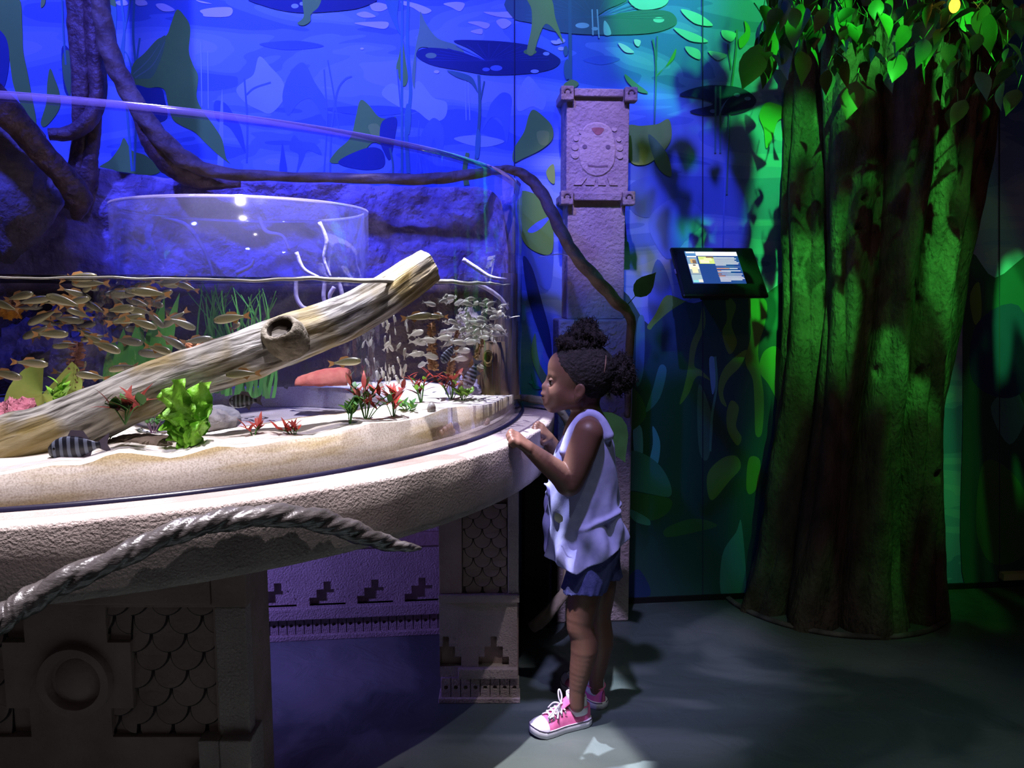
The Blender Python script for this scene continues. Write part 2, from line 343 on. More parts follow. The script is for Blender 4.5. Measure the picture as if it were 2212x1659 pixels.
# --- pale haze silhouettes far off in the water
for c, p in (('haze', [(560, 122), (585, 145), (612, 178), (612, 215), (585, 245), (560, 238), (530, 222), (510, 195), (528, 175), (548, 160)]),
             ('dim', [(655, 135), (680, 178), (706, 222), (703, 262), (674, 215), (645, 222), (622, 250), (610, 208), (625, 160)]),
             ('haze', [(905, 175), (935, 210), (965, 222), (960, 255), (930, 262), (900, 240), (870, 235), (825, 205), (845, 180), (880, 195)]),
             ('dim', [(935, 255), (955, 270), (960, 300), (950, 345), (938, 300), (925, 340), (905, 320), (912, 285)]),
             ('haze', [(1140, 165), (1165, 190), (1180, 215), (1172, 238), (1150, 230), (1120, 240), (1118, 205)]),
             ('dim', [(1085, 200), (1105, 210), (1102, 250), (1095, 310), (1082, 260), (1060, 255), (1040, 285), (1055, 240), (1062, 222)]),
             ('dim', [(635, 292), (650, 305), (680, 310), (695, 335), (665, 325), (655, 345), (640, 375), (645, 335), (625, 320)]),
             ('deep', [(465, 218), (485, 222), (500, 240), (520, 275), (530, 330), (512, 300), (495, 275), (470, 262), (462, 240)]),
             ('deep', [(610, 310), (616, 340), (620, 372), (604, 372), (606, 340)]),
             ('haze', [(465, 470), (480, 190), (482, 470)]), ('deep', [(1260, 130), (1300, 120), (1340, 128), (1300, 140)]), ('deep', [(240, 330), (275, 322), (300, 345), (260, 360)]),
             ('haze', [(20, 240), (45, 215), (60, 260), (40, 320), (15, 330)]), ('deep', [(700, 235), (820, 228), (900, 240), (800, 250)]),
             ('haze', [(980, 300), (1030, 292), (1090, 305), (1040, 318)]), ('deep', [(560, 95), (640, 88), (700, 100), (620, 108)]),
             ('deep', [(1130, 480), (1190, 470), (1190, 620), (1150, 600), (1128, 560)]), ('deep', [(1360, 400), (1420, 380), (1440, 430), (1400, 470), (1360, 450)]),
             ('dim', [(1400, 480), (1450, 430), (1500, 440), (1520, 480), (1480, 520), (1440, 560)]), ('deep', [(1420, 560), (1450, 620), (1450, 700), (1410, 720), (1400, 640)])):
    shp(c, p)
for c, p, w0 in (('dim', [(713, 372), (716, 280), (728, 200), (745, 172), (760, 165)], 4), ('dim', [(700, 372), (706, 260), (700, 150)], 3), ('dim', [(735, 300), (722, 210), (708, 130)], 3),
                 ('dim', [(533, 352), (534, 260), (528, 170)], 4), ('dim', [(532, 205), (550, 190), (585, 178)], 4), ('haze', [(436, 230), (434, 90)], 2), ('haze', [(450, 235), (449, 110)], 2), ('dim', [(900, 372), (905, 260)], 3),
                 ('haze', [(1007, 260), (1005, 160)], 2), ('haze', [(1015, 260), (1012, 165)], 2)): strip(c, p, w0)
# --- water surface highlights
for p in ([(800, 8), (822, 6), (840, 14), (825, 24), (805, 22)], [(770, 30), (790, 25), (812, 36), (785, 38)], [(765, 50), (800, 47), (838, 48), (832, 62), (800, 58)], [(868, 2), (900, 8), (932, 22), (915, 30), (890, 16), (870, 10)],
          [(958, 8), (985, 4), (1004, 8), (994, 24), (975, 16)], [(1044, 26), (1075, 26), (1109, 25), (1109, 38), (1075, 36)], [(1010, 48), (1035, 46), (1058, 52), (1050, 62), (1030, 55)], [(1072, 45), (1090, 40), (1105, 50), (1090, 62), (1080, 58)], [(1016, 68), (1040, 62), (1040, 74)],
          [(433, 22), (465, 16), (500, 17), (495, 35), (445, 36), (438, 30)], [(336, 10), (355, 8), (378, 22), (352, 24)], [(290, 0), (312, 0), (318, 10), (298, 12)], [(250, 4), (270, 0), (276, 10), (258, 12)], [(424, 0), (458, 8), (435, 6)]): shp('white', p)
for x, y, r in ((782, 105, 4), (943, 155, 6), (1212, 88, 9), (1212, 105, 7), (1330, 45, 9)): ov('white', x, y, r, r*.6)
# --- left plants
shp('leaf', [(-12, -5), (40, -5), (48, 60), (50, 110), (60, 160), (68, 205), (78, 262), (72, 300), (58, 255), (40, 215), (28, 180), (22, 140), (14, 90), (-12, 70)])
shp('navy', [(-14, 70), (12, 80), (20, 130), (8, 190), (-14, 190)])
shp('leaf', [(108, 148), (118, 170), (128, 200), (128, 235), (100, 272), (88, 265), (100, 222), (102, 180)])
shp('leaf2', [(-12, 212), (10, 215), (30, 240), (50, 300), (30, 330), (-12, 300)])
shp('navy', [(133, 105), (150, 112), (150, 200), (138, 190)]); shp('leaf2', [(138, 112), (152, 118), (152, 205), (140, 180), (134, 140)])
shp('leaf', [(215, 360), (238, 345), (258, 318), (268, 298), (285, 325), (318, 338), (345, 372), (280, 382), (220, 372)])
shp('teal', [(222, 5), (250, 12), (250, 70), (246, 88), (228, 40)])
for p, w0 in (([(262, 0), (268, 60), (266, 130), (272, 210), (285, 370)], 5), ([(282, 0), (272, 50), (262, 110), (258, 190)], 4), ([(290, 0), (288, 80), (296, 190), (290, 370)], 5), ([(302, 82), (296, 130), (294, 200)], 4), ([(240, 80), (258, 105), (275, 118), (290, 170)], 3), ([(134, 0), (136, 60), (142, 140)], 4)): strip('teal', p, w0)
shp('leaf', [(382, 21), (398, 34), (411, 60), (408, 110), (417, 140), (428, 165), (425, 210), (440, 242), (462, 272), (480, 302), (488, 340), (497, 353), (472, 335), (440, 305), (420, 285), (390, 270), (372, 255), (362, 220), (356, 195), (340, 188), (318, 190), (290, 182), (282, 172), (288, 138), (312, 115), (340, 85), (360, 76), (370, 50)])
shp('leaf2', [(284, 168), (290, 140), (312, 116), (340, 88), (358, 78), (350, 120), (330, 165), (310, 170)])
for a in (([(288, 160), (320, 130), (345, 95)]), ([(292, 168), (330, 140), (356, 90)])): strip('grey', a, 3, 1)
shp('navy', [(293, 184), (320, 190), (348, 191), (356, 215), (362, 250), (350, 262), (330, 262), (308, 240), (296, 210)])
shp('leaf', [(220, -5), (245, -5), (250, 14), (232, 6)]); shp('olive', [(90, -4), (98, -4), (96, 10), (88, 16)])
# --- middle
shp('leaf', [(778, 217), (795, 225), (818, 252), (840, 256), (856, 254), (852, 290), (835, 315), (805, 308), (775, 338), (735, 352), (712, 349), (728, 325), (757, 297), (768, 255)])
shp('olive', [(795, 272), (815, 268), (825, 290), (808, 298)])
shp('navy', [(826, 262), (856, 255), (853, 295), (842, 345), (828, 325), (820, 300)]); strip('stem', [(842, 320), (848, 350), (849, 374)], 4)
shp('navy', [(730, 350), (790, 320), (825, 325), (828, 360), (780, 366)])
shp('grey', [(908, 25), (920, 50), (945, 82), (985, 97), (1002, 116), (950, 108), (905, 104), (898, 150), (895, 192), (890, 160), (898, 100), (906, 60)])
shp('leaf', [(869, 85), (862, 120), (856, 150), (871, 186), (881, 170), (876, 130)])
shp('teal', [(832, -5), (860, -5), (858, 40), (864, 74), (846, 40)])
strip('teal', [(869, -4), (868, 120), (868, 374)], 5); strip('teal', [(882, -4), (880, 100), (887, 200), (878, 280), (882, 374)], 6, 8); shp('teal', [(878, 225), (888, 240), (884, 290), (874, 270)])
strip('dim', [(858, 150), (866, 240)], 3); strip('dim', [(905, 340), (910, 372)], 4)
shp('pad', [(980, 88), (1040, 87), (1110, 92), (1165, 103), (1203, 122), (1210, 134), (1192, 149), (1140, 159), (1060, 162), (1000, 153), (935, 141), (902, 124), (903, 110), (930, 103), (985, 109), (1022, 121), (1052, 132), (1015, 106)])
for a in range(-8, 9): strip('navy', [(1056, 132), (1056+130*math.sin(a*.19), 132-38*math.cos(a*.19))], .6, 1.4)
for x, y, a, b, c in ((931, 120, 12, 6, 'grey'), (1145, 112, 14, 6, 'leaf'), (1180, 116, 7, 4, 'haze'), (1072, 147, 13, 6, 'dim'), (1050, 150, 8, 4, 'dim'), (1155, 154, 9, 4, 'haze')): ov(c, x, y, a, b)
strip('stem', [(1034, 162), (1036, 240), (1028, 345)], 6); shp('stem', [(966, 152), (1000, 158), (1022, 170), (1032, 200), (1015, 178), (985, 166)]); shp('teal', [(1030, 280), (1038, 292), (1034, 340), (1026, 330)])
strip('stem', [(1046, 175), (1038, 215)], 3); strip('leaf', [(1010, 330), (1004, 365), (1008, 400)], 8, 12)
shp('pad', [(548, -6), (800, -6), (780, 16), (715, 25), (640, 27), (575, 14)]); ov('haze', 637, 13, 8, 5); ov('haze', 652, 8, 5, 4)
shp('leaf', [(655, -6), (692, -6), (688, 15), (672, 30), (670, 46), (655, 55), (642, 50), (656, 35)])
# --- right of the panel joint
shp('padg', [(1108, -6), (1345, -6), (1308, 22), (1288, 38), (1350, 28), (1400, 21), (1445, 25), (1462, 42), (1452, 58), (1400, 72), (1290, 75), (1200, 68), (1150, 50), (1108, 38)])
ov('mint', 1258, 55, 15, 6); ov('mint', 1423, 43, 12, 6); ov('mint', 1285, 62, 7, 4); shp('mint', [(1305, 45), (1315, 55), (1320, 74), (1305, 74)])
for a in range(-9, 10): strip('stem', [(1285, 38), (1285+150*math.sin(a*.18), 38-45*math.cos(a*.18))], .7, 1.6)
strip('mint', [(1279, 20), (1281, 76)], 3); strip('mint', [(1290, 20), (1294, 82)], 3)
shp('olive', [(1140, -6), (1188, -6), (1200, 40), (1217, 92), (1198, 65), (1178, 52), (1162, 85), (1152, 118), (1138, 112), (1148, 60), (1148, 20)])
strip('stem', [(1231, -6), (1232, 185)], 7); ov('stem', 1222, 110, 5, 11); ov('stem', 1225, 150, 7, 22)
for p in ([(1335, 93), (1352, 98), (1370, 113), (1350, 112)], [(1190, 88), (1205, 88), (1210, 94), (1196, 95)], [(1370, 85), (1384, 88), (1380, 100), (1372, 96)]): shp('white', p)
for p in ([(1360, -6), (1440, -6), (1430, 15), (1380, 20)], [(1470, 20), (1510, 30), (1540, 55), (1500, 50)], [(1455, 60), (1500, 72), (1530, 90), (1490, 88)], [(1480, 100), (1510, 108), (1512, 128), (1490, 118)], [(1560, 65), (1590, 72), (1580, 90), (1562, 80)], [(1530, 110), (1570, 118), (1550, 130)]): shp('mint', p)
strip('stem', [(1410, 85), (1416, 120), (1417, 180), (1412, 300)], 4); strip('stem', [(1420, 78), (1418, 130)], 3); strip('stem', [(1592, 64), (1590, 110), (1577, 230), (1570, 420)], 4); strip('stem', [(1572, 95), (1580, 150)], 3)
shp('leaf', [(1608, 45), (1620, 60), (1618, 85), (1600, 105), (1596, 85), (1610, 68)]); shp('leaf', [(1417, 165), (1440, 140), (1460, 105), (1455, 128), (1425, 155)]); shp('leaf2', [(1350, 160), (1375, 180), (1400, 200), (1380, 198), (1356, 178)])
shp('leaf', [(1152, 237), (1170, 248), (1192, 272), (1193, 300), (1170, 322), (1130, 342), (1109, 350), (1110, 322), (1132, 285), (1142, 250)]); shp('olive', [(1160, 285), (1185, 285), (1182, 312), (1165, 310)])
shp('leaf', [(1122, 415), (1160, 420), (1193, 435), (1195, 480), (1192, 545), (1160, 545), (1130, 520), (1118, 470)]); shp('dim', [(1140, 498), (1160, 480), (1188, 468), (1170, 492), (1150, 503)])
shp('olive', [(1355, 275), (1385, 272), (1420, 268), (1445, 258), (1450, 300), (1425, 335), (1392, 356), (1360, 345)]); shp('dblue', [(1130, 555), (1150, 580), (1170, 650), (1188, 720), (1190, 780), (1165, 720), (1140, 640)])  # the slanting dblue band is a shadow painted into the mural
shp('lime', [(1156, 720), (1148, 750), (1152, 785), (1172, 830), (1186, 842), (1184, 815), (1168, 790), (1160, 755)], n=8)
shp('sky', [(1170, 765), (1180, 790), (1183, 812), (1172, 795)]); shp('sea', [(1148, 805), (1156, 830), (1172, 838), (1152, 838)]); shp('sky', [(1142, 826), (1150, 822), (1150, 830)]); shp('sky', [(1128, 660), (1136, 662), (1135, 690), (1127, 688)])
shp('olive', [(1218, 182), (1235, 172), (1250, 180), (1240, 190), (1222, 190)]); shp('olive', [(1180, 370), (1196, 355), (1198, 395), (1186, 390)])
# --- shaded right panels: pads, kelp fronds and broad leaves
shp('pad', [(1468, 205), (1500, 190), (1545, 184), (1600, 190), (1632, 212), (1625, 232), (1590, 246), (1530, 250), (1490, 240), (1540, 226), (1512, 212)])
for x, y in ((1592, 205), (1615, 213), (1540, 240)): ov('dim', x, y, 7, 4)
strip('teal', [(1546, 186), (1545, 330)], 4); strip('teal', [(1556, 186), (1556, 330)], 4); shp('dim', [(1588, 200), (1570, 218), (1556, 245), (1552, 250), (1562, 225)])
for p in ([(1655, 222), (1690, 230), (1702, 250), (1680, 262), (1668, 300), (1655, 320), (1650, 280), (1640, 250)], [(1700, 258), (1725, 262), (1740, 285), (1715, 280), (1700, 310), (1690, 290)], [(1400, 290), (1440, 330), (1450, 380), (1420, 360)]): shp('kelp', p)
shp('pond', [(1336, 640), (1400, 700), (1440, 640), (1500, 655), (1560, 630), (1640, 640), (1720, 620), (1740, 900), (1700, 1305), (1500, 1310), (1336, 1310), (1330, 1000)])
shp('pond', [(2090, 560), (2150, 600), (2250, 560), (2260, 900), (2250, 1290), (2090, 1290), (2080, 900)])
K = [('leaf', [(1440, 638), (1480, 650), (1500, 640), (1450, 670), (1415, 700), (1405, 712), (1398, 705), (1415, 680)]),
     ('kelp', [(1518, 660), (1524, 700), (1505, 750), (1500, 790), (1515, 800), (1535, 822), (1512, 812), (1500, 820), (1488, 850), (1468, 874), (1478, 835), (1486, 795), (1492, 745), (1510, 700)]),
     ('kelp', [(1568, 640), (1590, 660), (1580, 700), (1592, 740), (1575, 765), (1560, 720), (1570, 690)]),
     ('kelp', [(1618, 640), (1655, 650), (1652, 700), (1638, 750), (1642, 800), (1650, 860), (1646, 935), (1632, 938), (1630, 880), (1626, 820), (1610, 780), (1622, 720)]),
     ('leaf2', [(1612, 755), (1600, 790), (1572, 820), (1562, 850), (1570, 878), (1556, 866), (1552, 830), (1568, 790)]),
     ('kelp', [(1650, 760), (1680, 750), (1700, 800), (1690, 830), (1705, 860), (1690, 880), (1660, 830), (1640, 800)]),
     ('kelp', [(1580, 865), (1596, 880), (1590, 920), (1602, 945), (1592, 962), (1572, 930), (1570, 890)]),
     ('leaf2', [(1560, 990), (1590, 985), (1600, 1010), (1575, 1040), (1540, 1080), (1528, 1060), (1530, 1020)]),
     ('kelp', [(1618, 990), (1642, 995), (1636, 1050), (1620, 1068), (1612, 1050)]),
     ('stem', [(1510, 830), (1530, 870), (1540, 920), (1530, 990), (1512, 980), (1506, 900)]),
     ('sky', [(1368, 920), (1386, 925), (1388, 985), (1372, 992)]), ('sky', [(1410, 920), (1426, 955), (1420, 1005), (1402, 1005), (1410, 960)]), ('sky', [(1532, 775), (1548, 780), (1546, 830), (1538, 850)]),
     ('teal', [(1336, 985), (1375, 975), (1420, 1000), (1446, 1040), (1448, 1072), (1410, 1068), (1370, 1060), (1336, 1058)]), ('dgreen', [(1336, 1062), (1400, 1068), (1450, 1080), (1440, 1110), (1400, 1125), (1336, 1110)]),
     ('sea', [(1360, 1100), (1400, 1120), (1402, 1135), (1370, 1125)]), ('dgreen', [(1440, 1140), (1500, 1120), (1550, 1135), (1500, 1150), (1440, 1160)]),
     ('teal', [(1590, 1150), (1602, 1130), (1610, 1290), (1560, 1290), (1560, 1200)]), ('dblue', [(1352, 1255), (1380, 1230), (1405, 1285), (1340, 1290)]), ('teal', [(1376, 700), (1392, 690), (1390, 800), (1374, 830)]),
     ('dgreen', [(1340, 830), (1380, 850), (1395, 900), (1350, 930)]), ('teal', [(1440, 800), (1425, 860), (1395, 890), (1410, 840), (1425, 790)]),
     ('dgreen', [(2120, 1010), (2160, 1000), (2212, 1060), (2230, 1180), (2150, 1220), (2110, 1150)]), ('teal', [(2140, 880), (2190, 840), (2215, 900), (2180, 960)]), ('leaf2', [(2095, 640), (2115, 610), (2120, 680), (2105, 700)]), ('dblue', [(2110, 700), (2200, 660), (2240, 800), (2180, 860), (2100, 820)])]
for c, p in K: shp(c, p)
strip('sea', [(1545, 770), (1548, 830), (1538, 900), (1534, 975)], 5); strip('dim', [(1576, 250), (1565, 420), (1560, 640)], 3)
for x in (1110, 1517, 2158): shp('seam', [(x, -10), (x+2.2, -10), (x+2.2, 1290), (x, 1290)], False)
mesh('mural_print', MV, MF, [PM[k] for k in keys], wall, smooth=False, mi=MI)
V, F = boxVF(.3, 3.0, -.012, 0, 0, .02); sk = mesh('baseboard_back', [(x, wy(x)+y, z) for x, y, z in V], F, mat('black_skirting', (.01, .01, .012), .6), smooth=False); sk['kind'] = 'structure'

# ------------------------------------------------------------------ aquarium stand
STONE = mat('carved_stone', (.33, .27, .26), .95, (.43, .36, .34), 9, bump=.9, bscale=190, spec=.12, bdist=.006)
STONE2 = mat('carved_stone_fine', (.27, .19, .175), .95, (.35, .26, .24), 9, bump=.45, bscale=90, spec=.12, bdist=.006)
stand = thing('aquarium_stand', 'round pinkish carved stone stand carrying the curved aquarium, on block legs', 'aquarium stand', (TC[0], TC[1], 0))
sl = Vector(stand.location)
def rel(V): return [(v[0]-sl.x, v[1]-sl.y, v[2]) for v in V]
A0, A1 = math.radians(-196), math.radians(16)
prof = [(1.0, ZLB+.002), (1.262, ZLB), (1.275, ZLB+.004), (1.281, ZLB+.02), (1.287, .69), (1.288, ZL-.008), (1.2865, ZL-.002), (1.282, ZL), (1.270, ZL), (1.196, ZL), (.02, ZL)]
def ledge_fn(u, v):
    a = A0+(A1-A0)*u; k = v*(len(prof)-1); i = min(int(k), len(prof)-2); t = k-i; r = prof[i][0]*(1-t)+prof[i+1][0]*t; z = prof[i][1]*(1-t)+prof[i+1][1]*t
    if 1 <= i < 6: r += .0022*nz(math.cos(a)*r, math.sin(a)*r, z, 26)
    x = TC[0]+r*math.cos(a); y = min(TC[1]+r*math.sin(a), wy(TC[0]+r*math.cos(a))-.006); return (x-sl.x, y-sl.y, z)
V, F = gridVF(240, len(prof), ledge_fn); mesh('ledge', V, F, STONE, stand)

def relief(name, cells, xs, zs, y0, depth, m, parent, back=.0):
    # cells[j][i] filled: raised to y0; empty: recessed by depth (front faces -y)
    V = []; F = []
    def quad(*p): n = len(V); V.extend(p); F.append((n, n+1, n+2, n+3))
    ny, nx = len(zs)-1, len(xs)-1
    g = lambda i, j: cells[j][i] if 0 <= i < nx and 0 <= j < ny else 1
    for j in range(ny):
        for i in range(nx):
            y = y0 if g(i, j) else y0+depth; a, b, c, d = xs[i], xs[i+1], zs[j], zs[j+1]
            quad((a, y, c), (b, y, c), (b, y, d), (a, y, d))
            if not g(i, j):
                if g(i-1, j): quad((a, y0, c), (a, y, c), (a, y, d), (a, y0, d))
                if g(i+1, j): quad((b, y, c), (b, y0, c), (b, y0, d), (b, y, d))
                if g(i, j-1): quad((a, y0, c), (b, y0, c), (b, y, c), (a, y, c))
                if g(i, j+1): quad((a, y, d), (b, y, d), (b, y0, d), (a, y0, d))
    return mesh(name, V, F, m, parent, smooth=False)
def dentilVF(w, h, d, r):       # block with a drilled dimple
    V = [(0, 0, 0), (w, 0, 0), (w, 0, h), (0, 0, h), (0, d, 0), (w, d, 0), (w, d, h), (0, d, h)]; F = [(0, 4, 5, 1), (1, 5, 6, 2), (2, 6, 7, 3), (3, 7, 4, 0)]
    cx, cz = w/2, h*.52; n = len(V)
    for k in range(8): a = -3*PI/4+k*PI/4; V.append((cx+r*math.cos(a), 0, cz+r*math.sin(a)))
    for k in range(8): a = -3*PI/4+k*PI/4; V.append((cx+r*.8*math.cos(a), d*.7, cz+r*.8*math.sin(a)))
    for k in range(8): F.append((n+k, n+8+k, n+8+(k+1) % 8, n+(k+1) % 8)[::-1])
    F.append(tuple(n+8+k for k in range(8)))
    for k in range(4): a = n+2*k; F += [(k, (k+1) % 4, n+(2*k+2) % 8, n+2*k+1), (k, n+2*k+1, n+2*k)]
    return V, F
def zpx(y, Y, x=1106): return at(x, y, Y).z
def stepmask(xs, zs, pyrs, z0, sw, sh):      # stepped pyramids recessed: 3 steps
    M = []
    for j in range(len(zs)-1):
        row = []
        for i in range(len(xs)-1):
            cx = (xs[i]+xs[i+1])/2; cz = (zs[j]+zs[j+1])/2; f = 1
            for p in pyrs:
                k = int((cz-z0)//sh)
                if 0 <= k < 3 and abs(cx-p) < sw*(2.5-k): f = 0
            row.append(f)
        M.append(row)
    return M
# back panel of the stand, parallel to the wall
YB = 2.43; bx0, bx1 = -1.9, -.14
bp = bpy.data.objects.new('back_panel', None)
sw, sh = .0225, .026; zb = zpx(1305, YB, 700)
pyr = [at(x, 1280, YB+.112*(at(x, 1280, YB).x+.53)).x for x in (600, 707, 810, 912)]; stp = pyr[1]-pyr[0]; pyr = [pyr[0]-stp*k for k in range(8, 0, -1)]+pyr
xs = sorted(set([bx0, bx1]+[p+sw*s for p in pyr for s in (-2.5, -1.5, -.5, .5, 1.5, 2.5) if bx0 < p+sw*s < bx1])); ztop = .60
zs = [zb, zb+sh, zb+2*sh, zb+3*sh, zb+3*sh+.02, ztop]
def tilt(o):
    me = o.data; co = np.empty(len(me.vertices)*3); me.vertices.foreach_get('co', co); co = co.reshape(-1, 3)
    co[:, 1] += .112*(co[:, 0]+.53); co[:, 0] -= sl.x; co[:, 1] -= sl.y; me.vertices.foreach_set('co', co.ravel()); me.update(); return o
o = tilt(relief('back_panel', stepmask(xs, zs, pyr, zb, sw, sh), xs, zs, YB, .018, STONE, stand)); BPO = o
zm0 = zpx(1330, YB, 700)
tilt(box('moulding', (bx0, bx1, YB-.022, YB+.018, zm0, zb), STONE, stand, .003))
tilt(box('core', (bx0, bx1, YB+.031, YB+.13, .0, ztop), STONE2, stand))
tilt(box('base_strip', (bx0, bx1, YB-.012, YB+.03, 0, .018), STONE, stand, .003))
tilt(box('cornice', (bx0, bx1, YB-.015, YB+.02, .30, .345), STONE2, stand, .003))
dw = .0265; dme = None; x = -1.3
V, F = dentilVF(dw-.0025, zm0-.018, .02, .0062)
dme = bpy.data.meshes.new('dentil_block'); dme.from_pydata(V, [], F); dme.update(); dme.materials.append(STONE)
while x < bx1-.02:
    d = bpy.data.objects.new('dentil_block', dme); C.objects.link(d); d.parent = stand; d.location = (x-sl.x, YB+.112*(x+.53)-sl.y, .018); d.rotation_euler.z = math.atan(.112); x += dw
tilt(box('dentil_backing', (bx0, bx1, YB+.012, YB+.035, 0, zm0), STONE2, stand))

GROOVE = mat('groove_dark', (.05, .035, .035), .95)  # darker tone for the strip round each scale
def scale_me(cx, cz, r, x0, x1, z0, z1, y):
    pts = []
    for k in range(13):
        a = PI+PI*k/12; pts.append((cx+r*math.cos(a), cz+r*math.sin(a)*.92))
    pts = [(cx-r, cz+r*1.0)]+pts+[(cx+r, cz+r*1.0)]
    cl = lambda p: (min(max(p[0], x0), x1), min(max(p[1], z0), z1)); pts = [cl(p) for p in pts]
    uniq = [p for i, p in enumerate(pts) if p != pts[i-1]]
    if len(uniq) < 3: return None
    ar = abs(sum(uniq[i][0]*uniq[(i+1) % len(uniq)][1]-uniq[(i+1) % len(uniq)][0]*uniq[i][1] for i in range(len(uniq))))/2
    if ar < r*r*.25: return None
    n = len(uniq); yy = lambda z: y-.0140*(1-min(1, max(0, (z-(cz-r))/(1.5*r))))
    ci = lambda p: (cx+(p[0]-cx)*.90, cz+(p[1]-cz)*(.90 if p[1] < cz else 1)) 
    inn = [cl(ci(p)) for p in uniq]
    V = [(p[0], yy(p[1])+.004, p[1]) for p in uniq]+[(q[0], yy(q[1]), q[1]) for q in inn]+[(p[0], yy(p[1])+.012, p[1]) for p in uniq]
    F = [tuple(range(n, 2*n))]+[(i, (i+1) % n, (i+1) % n+n, i+n) for i in range(n)]+[(i, i+2*n, (i+1) % n+2*n, (i+1) % n) for i in range(n)]
    return V, F
def scales(parent, x0, x1, z0, z1, y, r, off, pitch, rows0):
    j = 0; z = z1+r*.3
    while z > z0-r*.2:
        k = -1
        while x0+k*2*r < x1+2*r:
            q = scale_me(x0+k*2*r+(r if j % 2 else 0)+rows0, z, r*1.0, x0, x1, z0, z1, y+j*.0)
            if q:
                o = mesh('scale', q[0], q[1], [STONE2, GROOVE], parent, smooth=False, mi=[0]+[1]*(len(q[1])-1)); o.location -= Vector(parent['org'])
            k += 1
        z -= pitch; j += 1
# front left leg
def leg(x0, x1, y0, y1, m=STONE2):
    l = bpy.data.objects.new('leg', None); C.objects.link(l)
    return l
YL = 1.45
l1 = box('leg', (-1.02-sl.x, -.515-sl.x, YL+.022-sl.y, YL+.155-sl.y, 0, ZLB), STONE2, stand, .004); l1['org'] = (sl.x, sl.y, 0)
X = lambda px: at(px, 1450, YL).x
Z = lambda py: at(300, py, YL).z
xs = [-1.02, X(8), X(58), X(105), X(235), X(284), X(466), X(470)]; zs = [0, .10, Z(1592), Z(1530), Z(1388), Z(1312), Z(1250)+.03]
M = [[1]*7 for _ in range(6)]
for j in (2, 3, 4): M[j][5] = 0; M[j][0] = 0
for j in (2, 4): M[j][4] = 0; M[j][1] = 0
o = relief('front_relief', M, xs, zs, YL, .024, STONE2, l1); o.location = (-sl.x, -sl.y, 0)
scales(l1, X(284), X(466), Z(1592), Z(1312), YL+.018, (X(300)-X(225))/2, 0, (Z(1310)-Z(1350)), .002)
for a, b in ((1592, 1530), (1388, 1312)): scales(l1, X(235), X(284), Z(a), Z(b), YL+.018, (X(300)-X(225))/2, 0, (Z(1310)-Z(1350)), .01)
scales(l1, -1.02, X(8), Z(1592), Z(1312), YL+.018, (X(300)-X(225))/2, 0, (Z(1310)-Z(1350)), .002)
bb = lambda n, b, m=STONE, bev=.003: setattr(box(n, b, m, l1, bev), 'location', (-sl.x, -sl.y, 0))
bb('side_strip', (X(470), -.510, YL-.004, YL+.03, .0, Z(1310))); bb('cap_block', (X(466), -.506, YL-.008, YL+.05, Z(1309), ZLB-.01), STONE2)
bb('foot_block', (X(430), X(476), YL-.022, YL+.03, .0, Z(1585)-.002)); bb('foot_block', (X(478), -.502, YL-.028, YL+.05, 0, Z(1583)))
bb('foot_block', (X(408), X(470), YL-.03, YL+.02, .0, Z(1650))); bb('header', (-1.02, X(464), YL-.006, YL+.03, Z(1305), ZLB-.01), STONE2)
rx, rz = X(166), Z(1468); V, F = [], []
R0 = X(166+79)-X(166)
rp = [(R0, .004), (R0, -.012), (R0*.97, -.018), (R0*.76, -.018), (R0*.73, -.014), (R0*.70, .002), (R0*.69, .004), (R0*.45, -.008), (R0*.2, -.013), (0.0005, -.014)]
V, F = gridVF(48, len(rp), lambda u, v: (rx+rp[round(v*(len(rp)-1))][0]*math.cos(2*PI*u), YL+rp[round(v*(len(rp)-1))][1], rz+rp[round(v*(len(rp)-1))][0]*math.sin(2*PI*u)), True)
o = mesh('roundel', V, F, STONE2, l1); o.location = (-sl.x, -sl.y, 0)
md = o.modifiers.new('e', 'EDGE_SPLIT'); md.split_angle = .9
# right leg
YR = 2.027; rx0, rx1 = -.195, .018
l2 = box('leg', (rx0-sl.x, rx1-sl.x, YR+.02-sl.y, 2.52-sl.y, 0, ZLB), STONE2, stand, .004); l2['org'] = (sl.x, sl.y, 0)
X = lambda px: at(px, 1300, YR).x
Z = lambda py: at(1050, py, YR).z
sw2 = .0165; sh2 = (Z(1375)-Z(1440))/3; c1 = X(1066); c2 = X(962)
cuts = sorted([c1+sw2*s for s in (-2.5, -1.5, -.5, .5, 1.5, 2.5)]+[c2+sw2*s for s in (.5, 1.5, 2.5) if c2+sw2*s > rx0]+[rx0, rx1-.004, c2-sw2*.5])
xs = cuts; zs = [Z(1462), Z(1440), Z(1440)+sh2, Z(1440)+2*sh2, Z(1375), Z(1290)]
M = stepmask(xs, zs, [c1, c2], Z(1440), sw2, sh2); o = relief('lower_relief', M, xs, zs, YR, .022, STONE, l2); o.location = (-sl.x, -sl.y, 0)
bb2 = lambda n, b, m=STONE, bev=.002: setattr(box(n, b, m, l2, bev), 'location', (-sl.x, -sl.y, 0))
bb2('foot_moulding', (rx0+.05, rx1-.002, YR-.014, YR+.02, Z(1462), Z(1441))); bb2('waist_band', (rx0-.002, rx1+.002, YR-.008, YR+.05, Z(1300), Z(1283)))
bb2('left_strip', (rx0, X(998), YR, YR+.05, Z(1283), ZLB-.005), STONE2); bb2('right_strip', (X(1097), rx1, YR, YR+.05, Z(1283), ZLB-.005)); bb2('foot_plinth', (rx0-.004, rx1+.004, YR-.01, YR+.05, 0, .014))
scales(l2, X(1000), X(1095), Z(1283), Z(1090), YR+.014, .024, 0, .0265, .004)
V, F = dentilVF(.0245, Z(1465)-.014, .018, .006); dm2 = bpy.data.meshes.new('dentil_block'); dm2.from_pydata(V, [], F); dm2.update(); dm2.materials.append(STONE)
